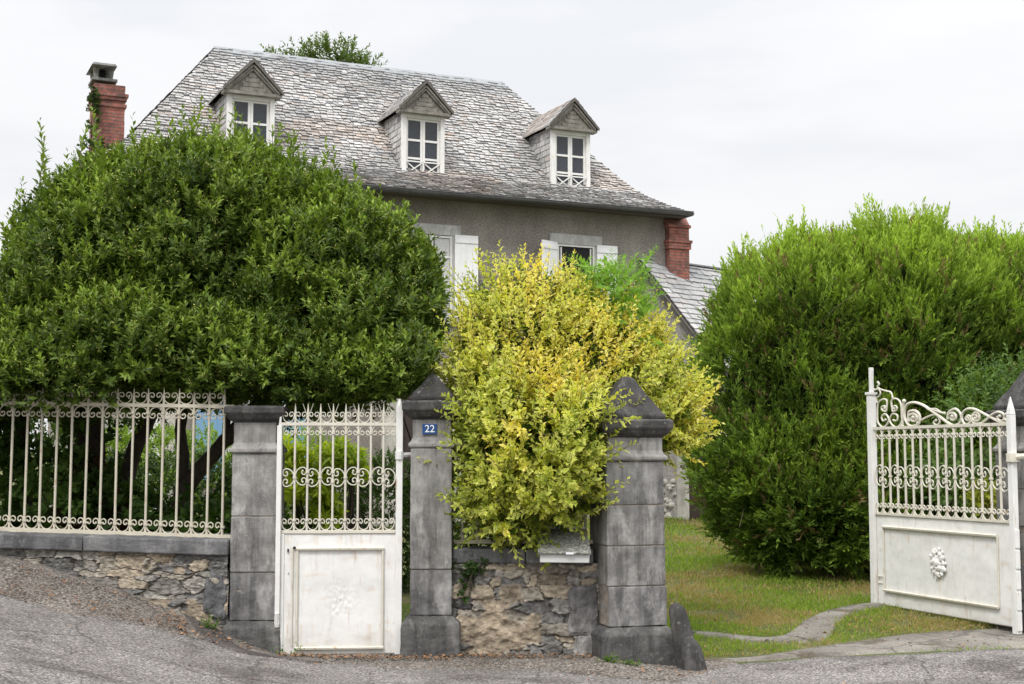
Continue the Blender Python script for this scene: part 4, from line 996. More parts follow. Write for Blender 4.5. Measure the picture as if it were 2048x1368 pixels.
mb = MB(); mb.hexa([(-.20, -.16, -.10), (.21, -.16, -.10), (.15, .26, .0), (-.24, .26, .0), (-.20, -.165, -.032), (.215, -.165, -.032), (.15, .26, .135), (-.24, .26, .135)])
mb.build('box', M['box_white'], lb, bevel=.004)
mb = MB(); mb.hexa([(-.215, -.19, -.03), (.23, -.19, -.03), (.16, .24, .145), (-.255, .24, .145), (-.215, -.195, -.016), (.23, -.195, -.016), (.16, .24, .16), (-.255, .24, .16)])
mb.build('lid', M['lid'], lb, bevel=.003)
mb = MB(); mb.hexa([(-.265, .245, .08), (.15, .245, .08), (.15, .275, .08), (-.265, .275, .08), (-.265, .245, .195), (.15, .245, .18), (.15, .275, .18), (-.265, .275, .195)]); mb.build('back_board', M['box_white'], lb)
mb = MB(); mb.box(.02, .085, -.203, -.197, -.028, -.012); mb.build('tab', M['plate_white'], lb)
# guard stone: leaning slab with a cone lobe in front
gs_ = MB(); ga, gb = np.array(at(1342, 1222, 11.55)), np.array(at(1374, 1345, 11.45))
def taper(mbx, c0, c1, r0, r1, sy, n=16, m_=28, rnd=.25):
    base = len(mbx.v)
    for i in range(m_ + 1):
        u = i / m_; c = c0 + (c1 - c0) * u; r = r1 * (1 - u) + r0 * u if False else r0 + (r1 - r0) * u
        cap = math.sqrt(max(0, 1 - max(0, (u - (1 - rnd)) / rnd) ** 2)) if u > 1 - rnd else 1; r *= max(cap, .2)
        for k in range(n):
            a = 2 * math.pi * k / n; w_ = 1 + .07 * noise.noise(Vector((math.cos(a) * 2, math.sin(a) * 2, u * 5 + c0[0])))
            mbx.v.append((c[0] + r * w_ * math.cos(a), c[1] + r * sy * w_ * math.sin(a), c[2]))
    for i in range(m_):
        for k in range(n): k2 = (k + 1) % n; q = base + i * n; mbx.f.append((q + k, q + k2, q + n + k2, q + n + k))
    mbx.f.append(tuple(base + m_ * n + k for k in range(n)))
taper(gs_, np.array([gb[0] + .085, 11.58, -.35]), np.array([ga[0] + .045, 11.60, ga[2] + .065]), .125, .068, .5, rnd=.12)
taper(gs_, np.array([gb[0] + .11, 11.48, -.35]), np.array([gb[0] + .025, 11.54, .13]), .125, .08, .62, rnd=.25)
tag(gs_.build('guard_stone', M['stone_dark'], None, smooth=True), 'leaning grey guard stone at the foot of the broad pillar by the driveway', 'guard stone')
#@@VEG
# ------------------------------------------------------------------ BIG EVERGREEN BUSH
T3 = lambda t: t[:, None]
def blobs_px(L):  # (px, py, Y, rx, ry, rz) -> world ellipsoids
    out = []
    for px, py, Y, a, b, c in L: p = at(px, py, Y); out.append((p[0], p[1], p[2], a, b, c))
    return out
bb = empty('evergreen_bush', (-3.7, 13.4, 0), 0, label='large dark evergreen bush with small glossy leaves, overhanging the fence and small gate', cat='bush')
bl_big = blobs_px([(230, 600, 13.4, 1.0, 1.1, 1.06), (430, 530, 13.5, 1.2, 1.2, 1.06), (640, 620, 13.3, 1.05, 1.15, .98), (300, 450, 13.6, .85, 1.0, .58), (460, 440, 13.6, .72, .9, .58),
                   (90, 710, 13.2, .8, 1.0, .80), (700, 670, 13.0, .88, 1.0, .66), (300, 700, 12.9, 1.3, 1.05, .60), (560, 720, 12.9, 1.3, 1.05, .48), (-120, 740, 13.3, .8, 1.0, .72), (150, 520, 13.5, .42, .7, .50), (790, 590, 13.2, .40, .6, .50), (640, 470, 13.4, .45, .6, .40), (-60, 760, 12.8, .8, .9, .42),
                   (120, 765, 12.15, .55, .35, .24), (0, 750, 12.25, .5, .4, .25), (500, 752, 12.05, .50, .34, .20), (680, 762, 12.1, .52, .36, .21), (800, 735, 12.1, .28, .32, .26), (330, 735, 12.35, .5, .35, .22), (80, 600, 12.9, .36, .5, .42),
                   (350, 560, 12.55, .40, .35, .35), (560, 600, 12.4, .38, .3, .3), (200, 660, 12.4, .38, .3, .28), (720, 560, 12.7, .3, .3, .26), (440, 680, 12.15, .4, .3, .22), (500, 430, 13.0, .35, .4, .30), (260, 480, 12.9, .35, .4, .30)])
def shift(P, o): return P - np.array(o)
P, Nn, g = blob_points(bl_big, 13000, .20, 1.9, .30, 1.93, .34, 11)
# keep the underside above fence height
clump = np.array([noise.fractal(Vector(p * 2.2), .9, 2, 3) for p in P])
D = unit(Nn * .6 + np.array([0, -.05, .95]) + g.normal(size=P.shape) * .38)
Lp, Ld, Ln, Ll, Lw, tt = shoots(P, D, 15, .19 * g.uniform(.7, 1.3, len(P)), .078, .031, g, .95, .5, .2)
cl = np.repeat(clump, 15); nr = g.random(len(Lp))
Cl = lerp((.034, .062, .010), (.175, .255, .040), np.clip(nr * .7 + cl * .4 + .1, 0, 1)); Cl = Cl * (1 - T3(tt ** 3) * .0) + np.array((.20, .25, .03)) * T3(np.clip(tt - .55, 0, 1) * 1.1 * (cl > -.05))
Cl *= g.uniform(.75, 1.25, (len(Cl), 1))
# upright whips on top
g2 = np.random.default_rng(4); wh = []
for px, py in [(82, 240), (95, 310), (60, 400), (25, 470), (400, 185), (340, 245), (480, 230), (470, 205), (575, 270), (545, 250), (665, 290), (680, 330), (735, 375), (330, 290), (250, 280), (445, 215), (290, 260), (610, 300), (515, 240), (630, 310), (700, 350), (770, 410), (165, 330), (210, 300), (185, 215), (830, 430), (860, 500), (20, 540), (375, 240), (185, 250), (120, 330), (110, 380), (45, 350), (40, 430), (140, 300), (270, 230), (310, 225), (360, 205), (420, 215), (560, 235), (595, 255), (650, 270), (705, 320), (760, 370), (790, 400), (815, 420), (15, 430), (5, 480), (30, 400)]:
    for k in range(2): wh.append((*at(px + g2.normal() * (3 + 9 * k), py + 4 + 30 * k, 13.3 + g2.normal() * .15), g2.uniform(.45, .65)))
for i in range(520):
    b = bl_big[g2.choice([0, 1, 2, 3, 4, 5, 10, 11, 12, 9])]; th_ = g2.uniform(-1, 1) * 1.1; ps = g2.uniform(-1.2, .6); d = np.array([math.sin(th_), math.sin(ps) * math.cos(th_), math.cos(th_) * math.cos(ps)])
    wh.append((b[0] + d[0] * b[3] * 1.0, b[1] + d[1] * b[4], b[2] + d[2] * b[5] * 1.0 + .22, g2.uniform(.22, .42)))
wh = np.array(wh); wd = unit(np.array([0, 0, 1.0]) + g2.normal(size=(len(wh), 3)) * .10); wP = wh[:, :3] - wd * wh[:, 3:4]
a5 = shoots(wP, wd, 24, wh[:, 3], .098, .040, g2, .90, .35, .12)
Cw = lerp((.09, .145, .022), (.20, .28, .042), g2.random(len(a5[0]))) * g2.uniform(.8, 1.15, (len(a5[0]), 1))
bo = (-3.7, 13.4, 0)
leaf_mesh('foliage', shift(np.concatenate([Lp, a5[0]]), bo), np.concatenate([Ld, a5[1]]), np.concatenate([Ln, a5[2]]), np.concatenate([Ll, a5[3]]), np.concatenate([Lw, a5[4]]), np.concatenate([Cl, Cw]), M['leaf'], bb)
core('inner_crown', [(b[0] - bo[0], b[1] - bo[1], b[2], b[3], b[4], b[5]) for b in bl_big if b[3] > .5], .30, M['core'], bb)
mb = MB()
for i in range(50): mb.tube([tuple(wP[i] - np.array(bo)), tuple(wP[i] + wd[i] * wh[i, 3] - np.array(bo))], [.006, .002], 4)
for a, b, r0, r1, sd_ in (((-3.95, 13.3, .4), (-4.1, 13.3, 2.4), .17, .13, 1), ((-3.35, 13.3, .3), (-3.15, 13.35, 1.35), .10, .085, 2), ((-3.15, 13.35, 1.3), (-2.35, 13.3, 2.25), .085, .05, 3), ((-3.17, 13.35, 1.35), (-3.2, 13.4, 2.4), .06, .05, 4),
                          ((-3.9, 13.4, .9), (-3.4, 13.6, 2.5), .09, .07, 5), ((-2.75, 13.3, 1.8), (-2.7, 13.2, 2.5), .04, .03, 6), ((-4.6, 13.2, .4), (-4.7, 13.2, 2.4), .09, .06, 7), ((-2.9, 13.3, 1.65), (-2.2, 13.5, 2.0), .025, .015, 8)):
    q = wob(a, b, 8, .05, sd_); tk = MB(); tk.tube([tuple(Vector(p) - Vector(bo)) for p in q], list(np.linspace(r0, r1, 9)), 8)
    tk.build('trunk' if r0 > .08 else 'limb', M['bark'], bb, smooth=True)
mb.build('twigs', M['twig'], bb, kind='stuff')
# bud clusters
g3 = np.random.default_rng(8); ci = g3.choice(len(P), 5500); V = []; Fc = []; n = 0
oc = np.array([(1, 0, 0), (-1, 0, 0), (0, 1, 0), (0, -1, 0), (0, 0, 1), (0, 0, -1)]) ; of = np.array([(0, 2, 4), (2, 1, 4), (1, 3, 4), (3, 0, 4), (2, 0, 5), (1, 2, 5), (3, 1, 5), (0, 3, 5)])
ctr = (P[ci] + D[ci] * g3.uniform(.04, .16, (len(ci), 1)))[:, None] + g3.normal(size=(len(ci), 7, 3)) * .016
ctr = ctr.reshape(-1, 3); V = (ctr[:, None] + oc[None] * g3.uniform(.004, .007, (len(ctr), 1, 1))).reshape(-1, 3) - np.array(bo); Fc = (np.arange(len(ctr))[:, None, None] * 6 + of[None]).reshape(-1, 3)
link('bud_clusters', np_mesh('bud_clusters', V, Fc), M['berry'], bb, kind='stuff')

# ------------------------------------------------------------------ GOLDEN VARIEGATED SHRUB
yo = (.25, 12.5, 0)
ys = empty('golden_shrub', yo, 0, label='loose golden yellow variegated shrub spilling over the short wall between the pillars', cat='shrub')
bl_y = blobs_px([(1040, 760, 12.4, .62, .50, .75), (1180, 780, 12.6, .62, .5, .72), (1080, 950, 12.0, .56, .45, .48), (1050, 640, 12.6, .46, .42, .40), (1150, 670, 12.8, .42, .45, .36), (1290, 790, 12.95, .38, .40, .55), (1000, 1005, 11.95, .27, .34, .30), (1100, 975, 11.9, .30, .34, .30), (985, 850, 12.1, .25, .4, .55),
                  (1060, 880, 11.75, .52, .30, .50), (1150, 860, 11.75, .24, .28, .40), (1005, 930, 11.75, .26, .26, .42), (1050, 985, 11.70, .36, .24, .24), (1120, 960, 11.65, .22, .22, .26), (1330, 850, 12.7, .25, .3, .28), (970, 720, 12.4, .2, .3, .4), (1010, 1030, 11.75, .3, .2, .12)])
P, Nn, g = blob_points(bl_y, 2600, .22, 1.6, .4, .86, .28, 22)
D = unit(Nn * .8 + np.array([0, -.12, .65]) + g.normal(size=P.shape) * .35); Ls = g.uniform(.18, .42, len(P))
ex = []   # long reaching sprays: tip pixel, base pixel, depth
for (tx, ty, bx, by, Y) in [(830, 858, 960, 960, 12.0), (835, 915, 990, 960, 11.75), (870, 992, 1000, 1030, 11.6), (1275, 880, 1140, 960, 11.45), (1255, 958, 1110, 1020, 11.5), (1258, 800, 1130, 880, 11.5), (1435, 770, 1300, 860, 12.6), (1415, 825, 1300, 890, 12.5), (1408, 870, 1290, 920, 12.5), (1240, 1000, 1120, 1050, 11.5), (1390, 690, 1290, 800, 12.8), (1345, 655, 1270, 760, 12.8), (1315, 580, 1255, 700, 12.9),
                            (1150, 500, 1130, 640, 12.8), (1050, 505, 1050, 640, 12.7), (1035, 520, 1030, 650, 12.7), (1078, 520, 1085, 650, 12.7), (1005, 555, 1010, 680, 12.6), (980, 590, 990, 700, 12.6), (925, 585, 940, 720, 12.5), (1283, 555, 1240, 680, 12.9), (1330, 600, 1270, 700, 12.9), (1100, 540, 1105, 660, 12.7), (1130, 560, 1120, 660, 12.7), (1370, 740, 1290, 830, 12.8), (935, 630, 960, 740, 12.5), (1350, 930, 1290, 900, 12.6), (1180, 540, 1170, 660, 12.8), (900, 640, 930, 760, 12.5),
                            (960, 1070, 1000, 1000, 11.72),  (905, 1010, 970, 960, 11.75)]:
    for j in range(2):
        t_ = at(tx + g.normal() * 5 * j, ty + g.normal() * 6 * j, Y); b_ = at(bx + g.normal() * 10, by, Y + .25); ex.append((*b_, *(t_ - b_)))
for j in range(80):
    tx = g.uniform(930, 1330); top = np.interp(tx, [930, 1000, 1050, 1150, 1280, 1330], [610, 565, 520, 510, 565, 620]) + g.uniform(0, 60); Y = 12.7
    t_ = at(tx, top, Y); b_ = at(tx + g.normal() * 8, top + g.uniform(90, 150), Y); ex.append((*b_, *(t_ - b_)))
ex = np.array(ex)
P = np.concatenate([P, ex[:, :3]]); D = np.concatenate([D, unit(ex[:, 3:])]); Ls = np.concatenate([Ls, np.linalg.norm(ex[:, 3:], axis=1)])
KY = 18
def yshoots(P, D, K_, Ls, g, seg=None):
    lf = .070 - .012 * np.clip((P[:, 2:3] - 1.6) / 1.2, 0, 1); a = shoots(P, D, K_, Ls, lf, lf * .50, g, 1.0, .45, .22, 0.0, 1.57 + .35); return a
a1 = yshoots(P, D, KY, Ls, g)
nsh = len(P); tone = np.array([noise.fractal(Vector(p * 1.6 + np.array([3, 1, 7])), .9, 2, 3) for p in P]) + g.normal(size=nsh) * .22
hz = np.clip((P[:, 2] - 1.2) / 1.6, 0, 1); tone = tone + (hz - .6) * .55
tone = np.repeat(tone, KY); u = g.random(len(tone))
green = lerp((.17, .25, .03), (.42, .48, .07), u); yel = lerp((.80, .76, .05), (.90, .86, .30), u); org = lerp((.88, .58, .05), (.90, .74, .26), u)
tk = np.clip(tone * .9 + .60 + (u - .5) * .4, 0, 1)
Ce = green * T3(np.clip(.85 - tk * 1.6, 0, 1)) + yel * T3(1 - np.clip(.85 - tk * 1.6, 0, 1)); om = np.clip((tk - .84) * 4, 0, 1); Ce = Ce * (1 - T3(om)) + org * T3(om)
Cc = lerp((.12, .20, .025), (.42, .50, .08), g.random(len(tone))); Cc = Cc * (1 - T3(om * .8)) + Ce * T3(om * .8)
leaf_mesh('foliage', shift(a1[0], yo), a1[1], a1[2], a1[3], a1[4], Cc, M['leaf_gold'], ys, Ce=Ce, fold=.1, droop=.15)
mb = MB()
for i in range(0, nsh, 1): mb.tube([tuple(P[i] - np.array(yo)), tuple(P[i] + D[i] * Ls[i] * .97 - np.array(yo))], [.0045, .0015], 3, False)
for i in range(26):
    b = bl_y[i % len(bl_y)]; q = wob((.15 + g.normal() * .25, 12.55 + g.normal() * .1, .0), (b[0] + np.clip(g.normal(), -1, 1) * .15, b[1] + np.clip(g.normal(), -1, 1) * .15, b[2] + b[5] * .4), 8, .05, i + .5)
    mb.tube([tuple(p - Vector(yo)) for p in q], list(np.linspace(.018, .007, 9)), 5)
mb.build('branches', M['twig'], ys)
# dark green undergrowth of the same thicket
ui = empty('privet_undergrowth', (.3, 12.7, 0), 0, label='darker plain green growth inside and beneath the golden shrub', cat='shrub')
P, Nn, g = blob_points([(b[0], b[1] + .12, b[2], b[3] * .8, b[4] * .75, b[5] * .85) for b in bl_y] + [(0, 12.3, .98, .45, .25, .35)], 2400, .15, 1.6, .5, .1, .25, 23)
a2 = shoots(P, unit(Nn + g.normal(size=P.shape) * .5 + np.array([0, 0, .3])), 14, .2, .055, .03, g, 1, .4, .25)
leaf_mesh('foliage', shift(a2[0], (.3, 12.7, 0)), a2[1], a2[2], a2[3], a2[4], lerp((.04, .08, .012), (.13, .20, .025), g.random(len(a2[0]))), M['leaf_soft'], ui)
mb = MB()
for i in range(14):
    q = wob((.1 + g.normal() * .2 - .3, -.1 + g.normal() * .1, 0), (g.normal() * .4 - .1, g.normal() * .15, 2.0), 8, .08, i + 40.5); mb.tube([tuple(p) for p in q], list(np.linspace(.02, .006, 9)), 5)
mb.build('stems', M['bark'], ui)
# ---- pinnate sapling behind it
so3 = (.95, 12.95, 0); sap = empty('ash_sapling', so3, 0, label='fresh green sapling with feathery compound leaves rising behind the golden shrub', cat='tree')
g = np.random.default_rng(9); n = 260; c = at(1228, 600, 12.95); P = c + np.clip(g.normal(size=(n, 3)), -1.5, 1.5) * np.array([.17, .2, .21]) + np.array([-.02, -.12, -.06]); D = unit((P - c) * 2.2 + g.normal(size=(n, 3)) * .6 + np.array([0, -.2, .25]))
a3 = shoots(P, D, 15, .26, .072, .022, g, 1.1, .2, .08, .15, math.pi)
leaf_mesh('foliage', shift(a3[0], so3), a3[1], a3[2], a3[3], a3[4], lerp((.12, .24, .03), (.25, .42, .06), g.random(len(a3[0]))), M['leaf_soft'], sap)
mb = MB(); mb.tube([tuple(p - Vector(so3)) for p in wob((.95, 12.95, 0), tuple(c + np.array([0, 0, .3])), 8, .04, 3)], list(np.linspace(.03, .008, 9)), 6); mb.build('trunk', M['bark'], sap)

# ------------------------------------------------------------------ CONIFER
co_ = (5.0, 18.0, 0); cf = empty('conifer_bush', co_, 0, label='huge rounded bright green conifer with feathery sprays, on the lawn behind the open gate', cat='conifer')
bl_c = blobs_px([(1585, 850, 18.0, 1.25, 1.3, 2.0), (1550, 950, 17.8, .82, 1.0, 1.15), (1620, 680, 18.2, 1.30, 1.4, 1.25), (1790, 760, 18.2, 1.6, 1.6, 1.95), (1760, 650, 18.4, 1.4, 1.5, 1.1), (1960, 740, 18.5, 1.6, 1.6, 1.70), (2100, 740, 18.4, 1.6, 1.6, 1.75), (1640, 1000, 17.6, 1.1, 1.2, .85), (1760, 960, 17.6, 1.3, 1.2, 1.2), (1528, 760, 18.0, .75, 1.0, .9), (2280, 760, 18.6, 1.5, 1.5, 1.7), (2000, 950, 18.0, 1.4, 1.3, 1.2)])
P, Nn, g = blob_points(bl_c, 24000, .13, 1.2, .22, .32, .42, 33)
lump = np.array([noise.fractal(Vector(p * 1.5 + np.array([0, 5, 0])), .9, 2, 3) for p in P])
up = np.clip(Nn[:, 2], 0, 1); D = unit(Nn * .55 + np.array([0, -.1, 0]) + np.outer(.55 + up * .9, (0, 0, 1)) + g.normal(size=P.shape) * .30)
P = P + Nn * (lump * .30)[:, None]
KC = 15; n = len(P); a = unit(np.cross(D, unit(g.normal(size=(n, 3))))); t = (np.arange(KC) / KC)[None] * np.ones((n, 1)); side = np.where(np.arange(KC) % 2 == 0, 1., -1.)[None, :, None]
Lsp = g.uniform(.15, .32, n)[:, None] * (1 + .5 * up[:, None] * (g.random((n, 1)) < .15))
pos = P[:, None] + D[:, None] * (t * Lsp)[..., None]; dd = unit(D[:, None] * 1.0 + a[:, None] * side * (.85 * (1 - t * .8))[..., None] + g.normal(size=(n, KC, 3)) * .22); nn = unit(np.cross(D, a))[:, None] + g.normal(size=(n, KC, 3)) * .5
LL = (.098 * (1 - .35 * t) * g.uniform(.7, 1.2, (n, KC))).ravel()
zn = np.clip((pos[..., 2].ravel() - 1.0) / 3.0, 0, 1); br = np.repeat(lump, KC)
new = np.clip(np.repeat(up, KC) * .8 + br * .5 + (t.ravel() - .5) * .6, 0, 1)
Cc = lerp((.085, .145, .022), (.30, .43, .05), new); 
brn = (np.repeat(g.random(n), KC) < .05); Cc[brn] = np.array((.20, .15, .07)) * g.uniform(.7, 1.2, (brn.sum(), 1))
Cc *= g.uniform(.75, 1.25, (len(Cc), 1))
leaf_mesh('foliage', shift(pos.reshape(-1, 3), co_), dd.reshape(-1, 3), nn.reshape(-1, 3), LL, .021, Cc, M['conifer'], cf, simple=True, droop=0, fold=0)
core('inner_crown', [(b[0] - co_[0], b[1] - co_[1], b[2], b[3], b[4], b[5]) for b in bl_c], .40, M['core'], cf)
for k, (x, y) in enumerate(((-.9, 0), (.1, .2), (-1.6, -.1), (1.1, .1), (-.4, -.2))):
    tk = MB(); tk.tube([tuple(p) for p in wob((x, y, 0), (x + .2, y, 3), 8, .04, k + 60)], list(np.linspace(.11, .05, 9)), 8); tk.build('trunk', M['bark'], cf, smooth=True)
mb = MB()
for k in range(90):
    i = g.integers(n); q = P[i] - np.array(co_); d = Nn[i] * .25 + g.normal(size=3) * .18; mb.tube([tuple(q - d), tuple(q + d * .3 + g.normal(size=3) * .03), tuple(q + d)], [.009, .006, .003], 4)
mb.build('dead_twigs', M['twig'], cf, kind='stuff')

# ------------------------------------------------------------------ GARDEN PLANTS
def bush(name, label, cat, o, blobs, n, k, leafL, leafW, c0, c1, m='leaf_soft', Ls=.2, amp=.12, seed=1, spread=1., zmin=.0, back=.4, up_=.4, stem=True, group=None, jit=.2, phyl=2.4, depth=.25, stemr=.03):
    e = empty(name, o, 0, label=label, cat=cat, group=group)
    P, Nn, g = blob_points(blobs, n, amp, 1.6, back, zmin, depth, seed)
    D = unit(Nn * .8 + np.array([0, -.05, up_]) + g.normal(size=P.shape) * .35)
    a = shoots(P, D, k, Ls * g.uniform(.7, 1.3, len(P)), leafL, leafW, g, spread, .4, jit, 0, phyl)
    tn = np.repeat(np.array([noise.noise(Vector(p * 2.3)) for p in P]), k)
    leaf_mesh('foliage', shift(a[0], o), a[1], a[2], a[3], a[4], lerp(c0, c1, np.clip(g.random(len(a[0])) * .7 + tn * .5 + .15, 0, 1)), M[m], e)
    if stem:
        for i in range(6):
            mb = MB(); b = blobs[i % len(blobs)]; q = wob((o[0] + g.normal() * .08, o[1] + g.normal() * .06, o[2] - .1), (b[0] + g.normal() * b[3] * .3, b[1], b[2] + b[5] * .3), 6, .06, seed + i * .7); mb.tube([tuple(p - Vector(o)) for p in q], list(np.linspace(stemr, stemr * .4, 7)), 6); mb.build('stem', M['bark'], e)
    return e
def hb(x0, x1, y0, y1, z0, z1, n=5):
    xs = np.linspace(x0, x1, n); return [(x, (y0 + y1) / 2, (z0 + z1) / 2, (x1 - x0) / (n - 1) * .75, (y1 - y0) / 2, (z1 - z0) / 2) for x in xs]
bush('clipped_hedge', 'dark clipped garden hedge behind the fence and the small gate', 'hedge', (-2.9, 16.4, .05), hb(-5.2, -.95, 15.9, 16.9, -.3, 1.60, 9), 5600, 12, .045, .026, (.022, .045, .008), (.075, .135, .018), 'leaf', .12, .06, 51, back=.2, depth=.2)
bush('hedge', 'bright green loose shrub row of lighter leaves, behind the dark clipped hedge', 'hedge', (-3.1, 17.6, .1), hb(-5.0, -2.6, 17.2, 18.2, .5, 1.93, 5), 1700, 12, .055, .03, (.12, .20, .025), (.27, .38, .05), 'leaf_soft', .14, .1, 52, back=.2)  # light leaf colours over the whole row
bush('background_bush', 'tall dark bush at the left edge, seen through the first bars of the fence', 'bush', (-6.2, 18.5, .2), [(-6.2, 18.5, 1.4, 1.3, .8, 1.6), (-5.4, 18.6, 1.2, .8, .6, 1.1), (-5.45, 15.4, 1.6, .62, .4, 1.0)], 2000, 12, .07, .035, (.02, .042, .008), (.07, .12, .018), 'leaf_soft', .2, .1, 53, back=.2)
rosette = dict(k=18, leafL=.17, leafW=.042, c0=(.22, .32, .03), c1=(.60, .66, .07), Ls=.10, spread=1.25, back=.8, jit=.18)
rb = lambda px, py, a, c: (*at(px, py, 15.4), a, .2, c)
bush('yellow_green_shrub', 'yellow green shrub with long leaf rosettes, left side behind the small gate', 'shrub', (-2.35, 15.4, .0), [rb(590, 915, .18, .16), rb(600, 965, .15, .15)], 44, seed=61, stemr=.02, **rosette)
bush('yellow_green_shrub', 'yellow green long leaved shrub rising in the middle behind the small gate', 'shrub', (-2.1, 15.3, .0), [rb(668, 915, .20, .10), rb(645, 985, .10, .28), rb(655, 1045, .08, .2)], 50, seed=62, stemr=.02, **rosette)
bush('yellow_green_shrub', 'small yellow green leaf tuft lying against the hedge behind the small gate', 'shrub', (-1.78, 15.4, .3), [rb(705, 935, .10, .08)], 20, seed=63, stemr=.02, **rosette)
bush('creeper', 'broad leaved creeper with green and reddish leaves behind the left end of the fence', 'creeper', (-4.0, 12.7, .5), [(-4.3, 12.8, 1.1, .45, .25, .55), (-3.7, 12.8, .95, .45, .25, .35), (-3.0, 12.75, .95, .45, .22, .28), (-4.9, 12.8, 1.3, .45, .3, .75), (-3.9, 12.9, 1.6, .2, .15, .4)], 420, 9, .11, .075, (.03, .06, .014), (.075, .14, .022), 'leaf_soft', .15, .2, 71, zmin=.4, back=.5, spread=1.1, stemr=.015)
bush('ivy', 'brown and red tinged creeper leaves around the bush trunk', 'creeper', (-3.85, 13.0, .5), [(-3.95, 13.05, 1.1, .2, .15, .5), (-3.6, 13.0, .95, .25, .15, .2)], 110, 9, .09, .06, (.06, .03, .018), (.13, .065, .035), 'leaf_soft', .12, .2, 72, zmin=.5, stem=True, spread=1.1, stemr=.012)
bush('ivy', 'small dark ivy patch hanging on the short rubble wall beside the slim pillar', 'ivy', (-.42, 11.86, .62), [(-.38, 11.86, .66, .12, .04, .05), (-.30, 11.84, .68, .1, .04, .03), (-.40, 11.84, .5, .025, .03, .13)], 55, 6, .042, .036, (.02, .045, .01), (.05, .09, .018), 'leaf', .05, .2, 73, zmin=.3, spread=1.2, stemr=.004)
cc1 = Matrix.Rotation(HA, 3, 'Z') @ Vector((-7.34, 1.30, 7.5)) + Vector((-.23, 26, 0))
bush('ivy', 'green ivy climbing the left side of the tall brick chimney', 'ivy', (cc1.x, cc1.y, 6.6), [(cc1.x, cc1.y, 7.45, .07, .12, .70), (cc1.x + .05, cc1.y - .05, 6.8, .25, .2, .35)], 95, 8, .085, .06, (.02, .04, .01), (.06, .10, .02), 'leaf', .12, .3, 74, zmin=6.2, stemr=.01)
bush('small_tree', 'small feathery tree showing behind the big bush, left of the tall chimney', 'tree', (-8.6, 27.5, 0), [(-8.75, 27.5, 7.0, .35, .4, .5), (-9.0, 27.5, 6.6, .4, .4, .45)], 170, 14, .09, .03, (.06, .09, .03), (.13, .18, .055), 'leaf_soft', .3, .35, 75, back=1, stemr=.06)
bush('back_tree', 'leafy tree crown peeking over the slate ridge behind the house', 'tree', (-4.0, 36, 0), [(*at(660, 110, 36)[[0, 1]], at(660, 130, 36)[2], .45, .5, .42), (*at(600, 110, 36)[[0, 1]], at(600, 125, 36)[2], .3, .4, .3), (*at(700, 110, 36)[[0, 1]], at(700, 130, 36)[2], .25, .4, .38), (*at(548, 100, 36)[[0, 1]], at(548, 118, 36)[2], .10, .2, .18), (*at(730, 130, 36)[[0, 1]], at(725, 140, 36)[2], .2, .3, .2)], 260, 15, .15, .055, (.05, .085, .02), (.13, .19, .045), 'leaf_soft', .45, .4, 76, back=1, stemr=.12)
bush('garden_shrub', 'pale green soft shrub behind the right half of the open gate', 'shrub', (5.1, 15.6, 0), [(*at(1960, 900, 15.6)[[0, 1]], 1.9, .42, .4, .55), (*at(2030, 820, 15.7)[[0, 1]], 2.2, .4, .4, .5), (*at(1900, 960, 15.7)[[0, 1]], 1.4, .3, .3, .35)], 420, 12, .075, .03, (.06, .11, .03), (.16, .25, .07), 'leaf_soft', .25, .3, 77, stemr=.02)
bush('golden_dwarf_shrub', 'small round golden shrub seen between the right bars of the open gate', 'shrub', (5.2, 15.2, 0), [(*at(1972, 1000, 15.2)[[0, 1]], 1.12, .24, .2, .17)], 130, 12, .045, .022, (.20, .24, .03), (.42, .42, .06), 'leaf_soft', .12, .2, 78, stemr=.015)
def weeds(x, y, n, hgt_m, label, seed, c0=(.06, .12, .02), c1=(.13, .22, .035)):
    g = np.random.default_rng(seed); z = float(hgt(x, y)); P = np.stack([x + g.normal(size=n) * .04, y + g.normal(size=n) * .015, np.full(n, z)], 1)
    D = unit(np.stack([g.normal(size=n) * .6, g.normal(size=n) * .3 - .3, np.ones(n)], 1)); a = shoots(P, D, 7, hgt_m * g.uniform(.5, 1.2, n), .035, .014, g, 1, .3, .3)
    o = leaf_mesh('weed', a[0] - np.array([x, y, z]), a[1], a[2], a[3], a[4], lerp(c0, c1, g.random(len(a[0]))), M['leaf_soft']); o.location = (x, y, z)
    tag(o, label, 'weed')
weeds(.78, 11.50, 16, .10, 'small green weed growing at the foot of the broad pillar, middle of its base', 81)
weeds(.97, 11.48, 12, .07, 'low weed tuft at the right part of the broad pillar base', 82)
weeds(-2.53, 11.70, 16, .16, 'grassy weed beside the flat capped pillar at the rubble wall foot', 83)
weeds(-1.83, 11.62, 9, .12, 'pale weed at the lower left corner of the small gate', 84)
weeds(-.875, 12.0, 14, .24, 'green weed in the gap between the small gate and the slim pillar', 85)

# ------------------------------------------------------------------ LAWN GRASS
g = np.random.default_rng(90); NG = 150000
Yg = 12.2 / (1 - g.random(NG) * (1 - 12.2 / 27.0)); Xg = g.uniform(-.03, .42, NG) * Yg + .3
Xg[:9000] = g.uniform(-4.8, -.5, 9000); Yg[:9000] = g.uniform(12.6, 15, 9000)
keep = (Xg > 1.25 + np.clip(12.6 - Yg, 0, 1)) | (Yg > 12.7); keep &= ~((Yg < 12.55) & (Xg < 1.5))
for (c, wd_) in pth: keep &= (np.hypot(Xg - c[0], Yg - c[1]) > wd_ * .40 + g.normal(size=NG) * .05)
for (c, wd_) in slb: keep &= (np.hypot(Xg - c[0], Yg - c[1]) > wd_ * .46 + g.normal(size=NG) * .07)
Xg, Yg = Xg[keep], Yg[keep]
dn_ = np.array([noise.fractal(Vector((a * .7, b * .7, 3)), .9, 2.1, 4) for a, b in zip(Xg, Yg)])
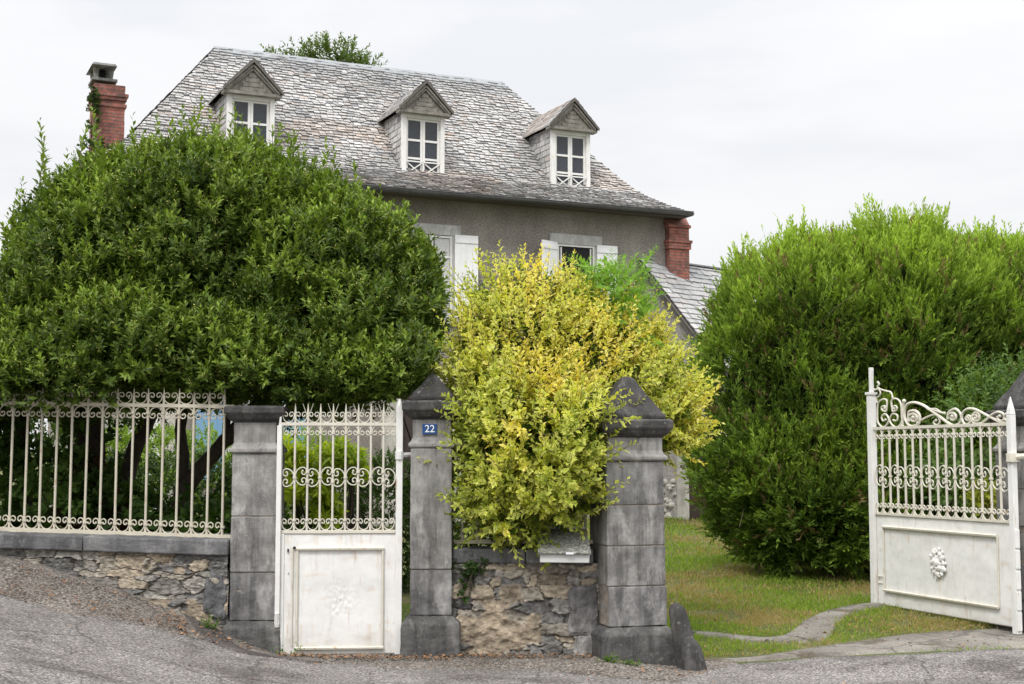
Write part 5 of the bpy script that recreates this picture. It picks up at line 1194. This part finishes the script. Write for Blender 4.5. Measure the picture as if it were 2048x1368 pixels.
cov = np.array([noise.fractal(Vector((a * 2.6, b * 2.6, 8)), .9, 2.1, 3) for a, b in zip(Xg, Yg)])
kp = (cov + dn_ * .6 + g.random(len(Xg)) * .9) > .05; kp &= ~((Yg < 12.9) & (g.random(len(Xg)) < .25)); Xg, Yg, dn_ = Xg[kp], Yg[kp], dn_[kp]
n = len(Xg); P = np.stack([Xg, Yg, hgt(Xg, Yg) - .012], 1); D = unit(np.stack([g.normal(size=n) * .55, g.normal(size=n) * .55, np.ones(n)], 1))
dry = ((dn_ + g.normal(size=n) * .25) < -.14)[:, None]
Cg = np.where(dry, lerp((.26, .20, .08), (.40, .31, .13), g.random(n)), lerp((.13, .21, .026), (.27, .37, .05), g.random(n)))
leaf_mesh('grass', P, D, g.normal(size=(n, 3)), g.uniform(.03, .065, n) * np.where(Yg < 15, 1, 1.25), .007 + .0006 * (Yg - 12), Cg, M['leaf_soft'], None, simple=True, droop=.2, kind='stuff', label='short green lawn grass with dry brown patches', cat='grass')

# ------------------------------------------------------------------ FALLEN LEAVES
g = np.random.default_rng(95); pts = []
for (x0, x1, y0, y1, n) in ((-1.95, -.5, 11.5, 11.66, 330), (-.5, .7, 11.6, 11.78, 200), (.7, 1.6, 11.2, 11.6, 60), (-4.4, -2.3, 11.1, 11.35, 130), (-2.9, -2.1, 11.3, 11.6, 90), (-4.4, 4, 9.6, 11.2, 70), (1.6, 5, 12.3, 14, 160), (1.4, 6, 13, 18, 120), (-4.5, -2.4, 11.6, 11.7, 60)):
    pts.append(np.stack([g.uniform(x0, x1, n), g.uniform(y0, y1, n)], 1))
XY = np.concatenate(pts); n = len(XY); P = np.column_stack([XY, hgt(XY[:, 0], XY[:, 1]) + .014 + g.random(n) * .012]); D = np.column_stack([g.normal(size=(n, 2)), g.normal(size=n) * .25])
Nf = np.column_stack([g.normal(size=(n, 2)) * .4, np.ones(n)]); Cf = lerp((.12, .05, .025), (.34, .19, .09), g.random(n)) * g.uniform(.6, 1.2, (n, 1))
leaf_mesh('fallen_leaves', P, D, Nf, g.uniform(.025, .055, n), g.uniform(.012, .025, n), Cf, M['litter'], None, kind='stuff', label='dry brown fallen leaves scattered on the road edge and at the wall foot', cat='leaf litter')
# pebbles of the verge
n = 5200; X_ = g.uniform(-4.8, 1.7, n); Y_ = g.uniform(11.0, 11.85, n); V = (np.stack([X_, Y_, hgt(X_, Y_) + .002], 1)[:, None] + oc[None] * np.array([1, 1, .7]) * g.uniform(.003, .011, (n, 1, 1))).reshape(-1, 3); Fc = (np.arange(n)[:, None, None] * 6 + of[None]).reshape(-1, 3)
link('gravel', np_mesh('gravel', V, Fc, np.repeat(lerp((.10, .09, .08), (.27, .25, .22), g.random(n)), 6, 0)), M['litter'], None, kind='stuff', label='loose grey gravel along the foot of the wall', cat='gravel')
print('polys', sum(len(o.data.polygons) for o in bpy.data.objects if o.type == 'MESH'))
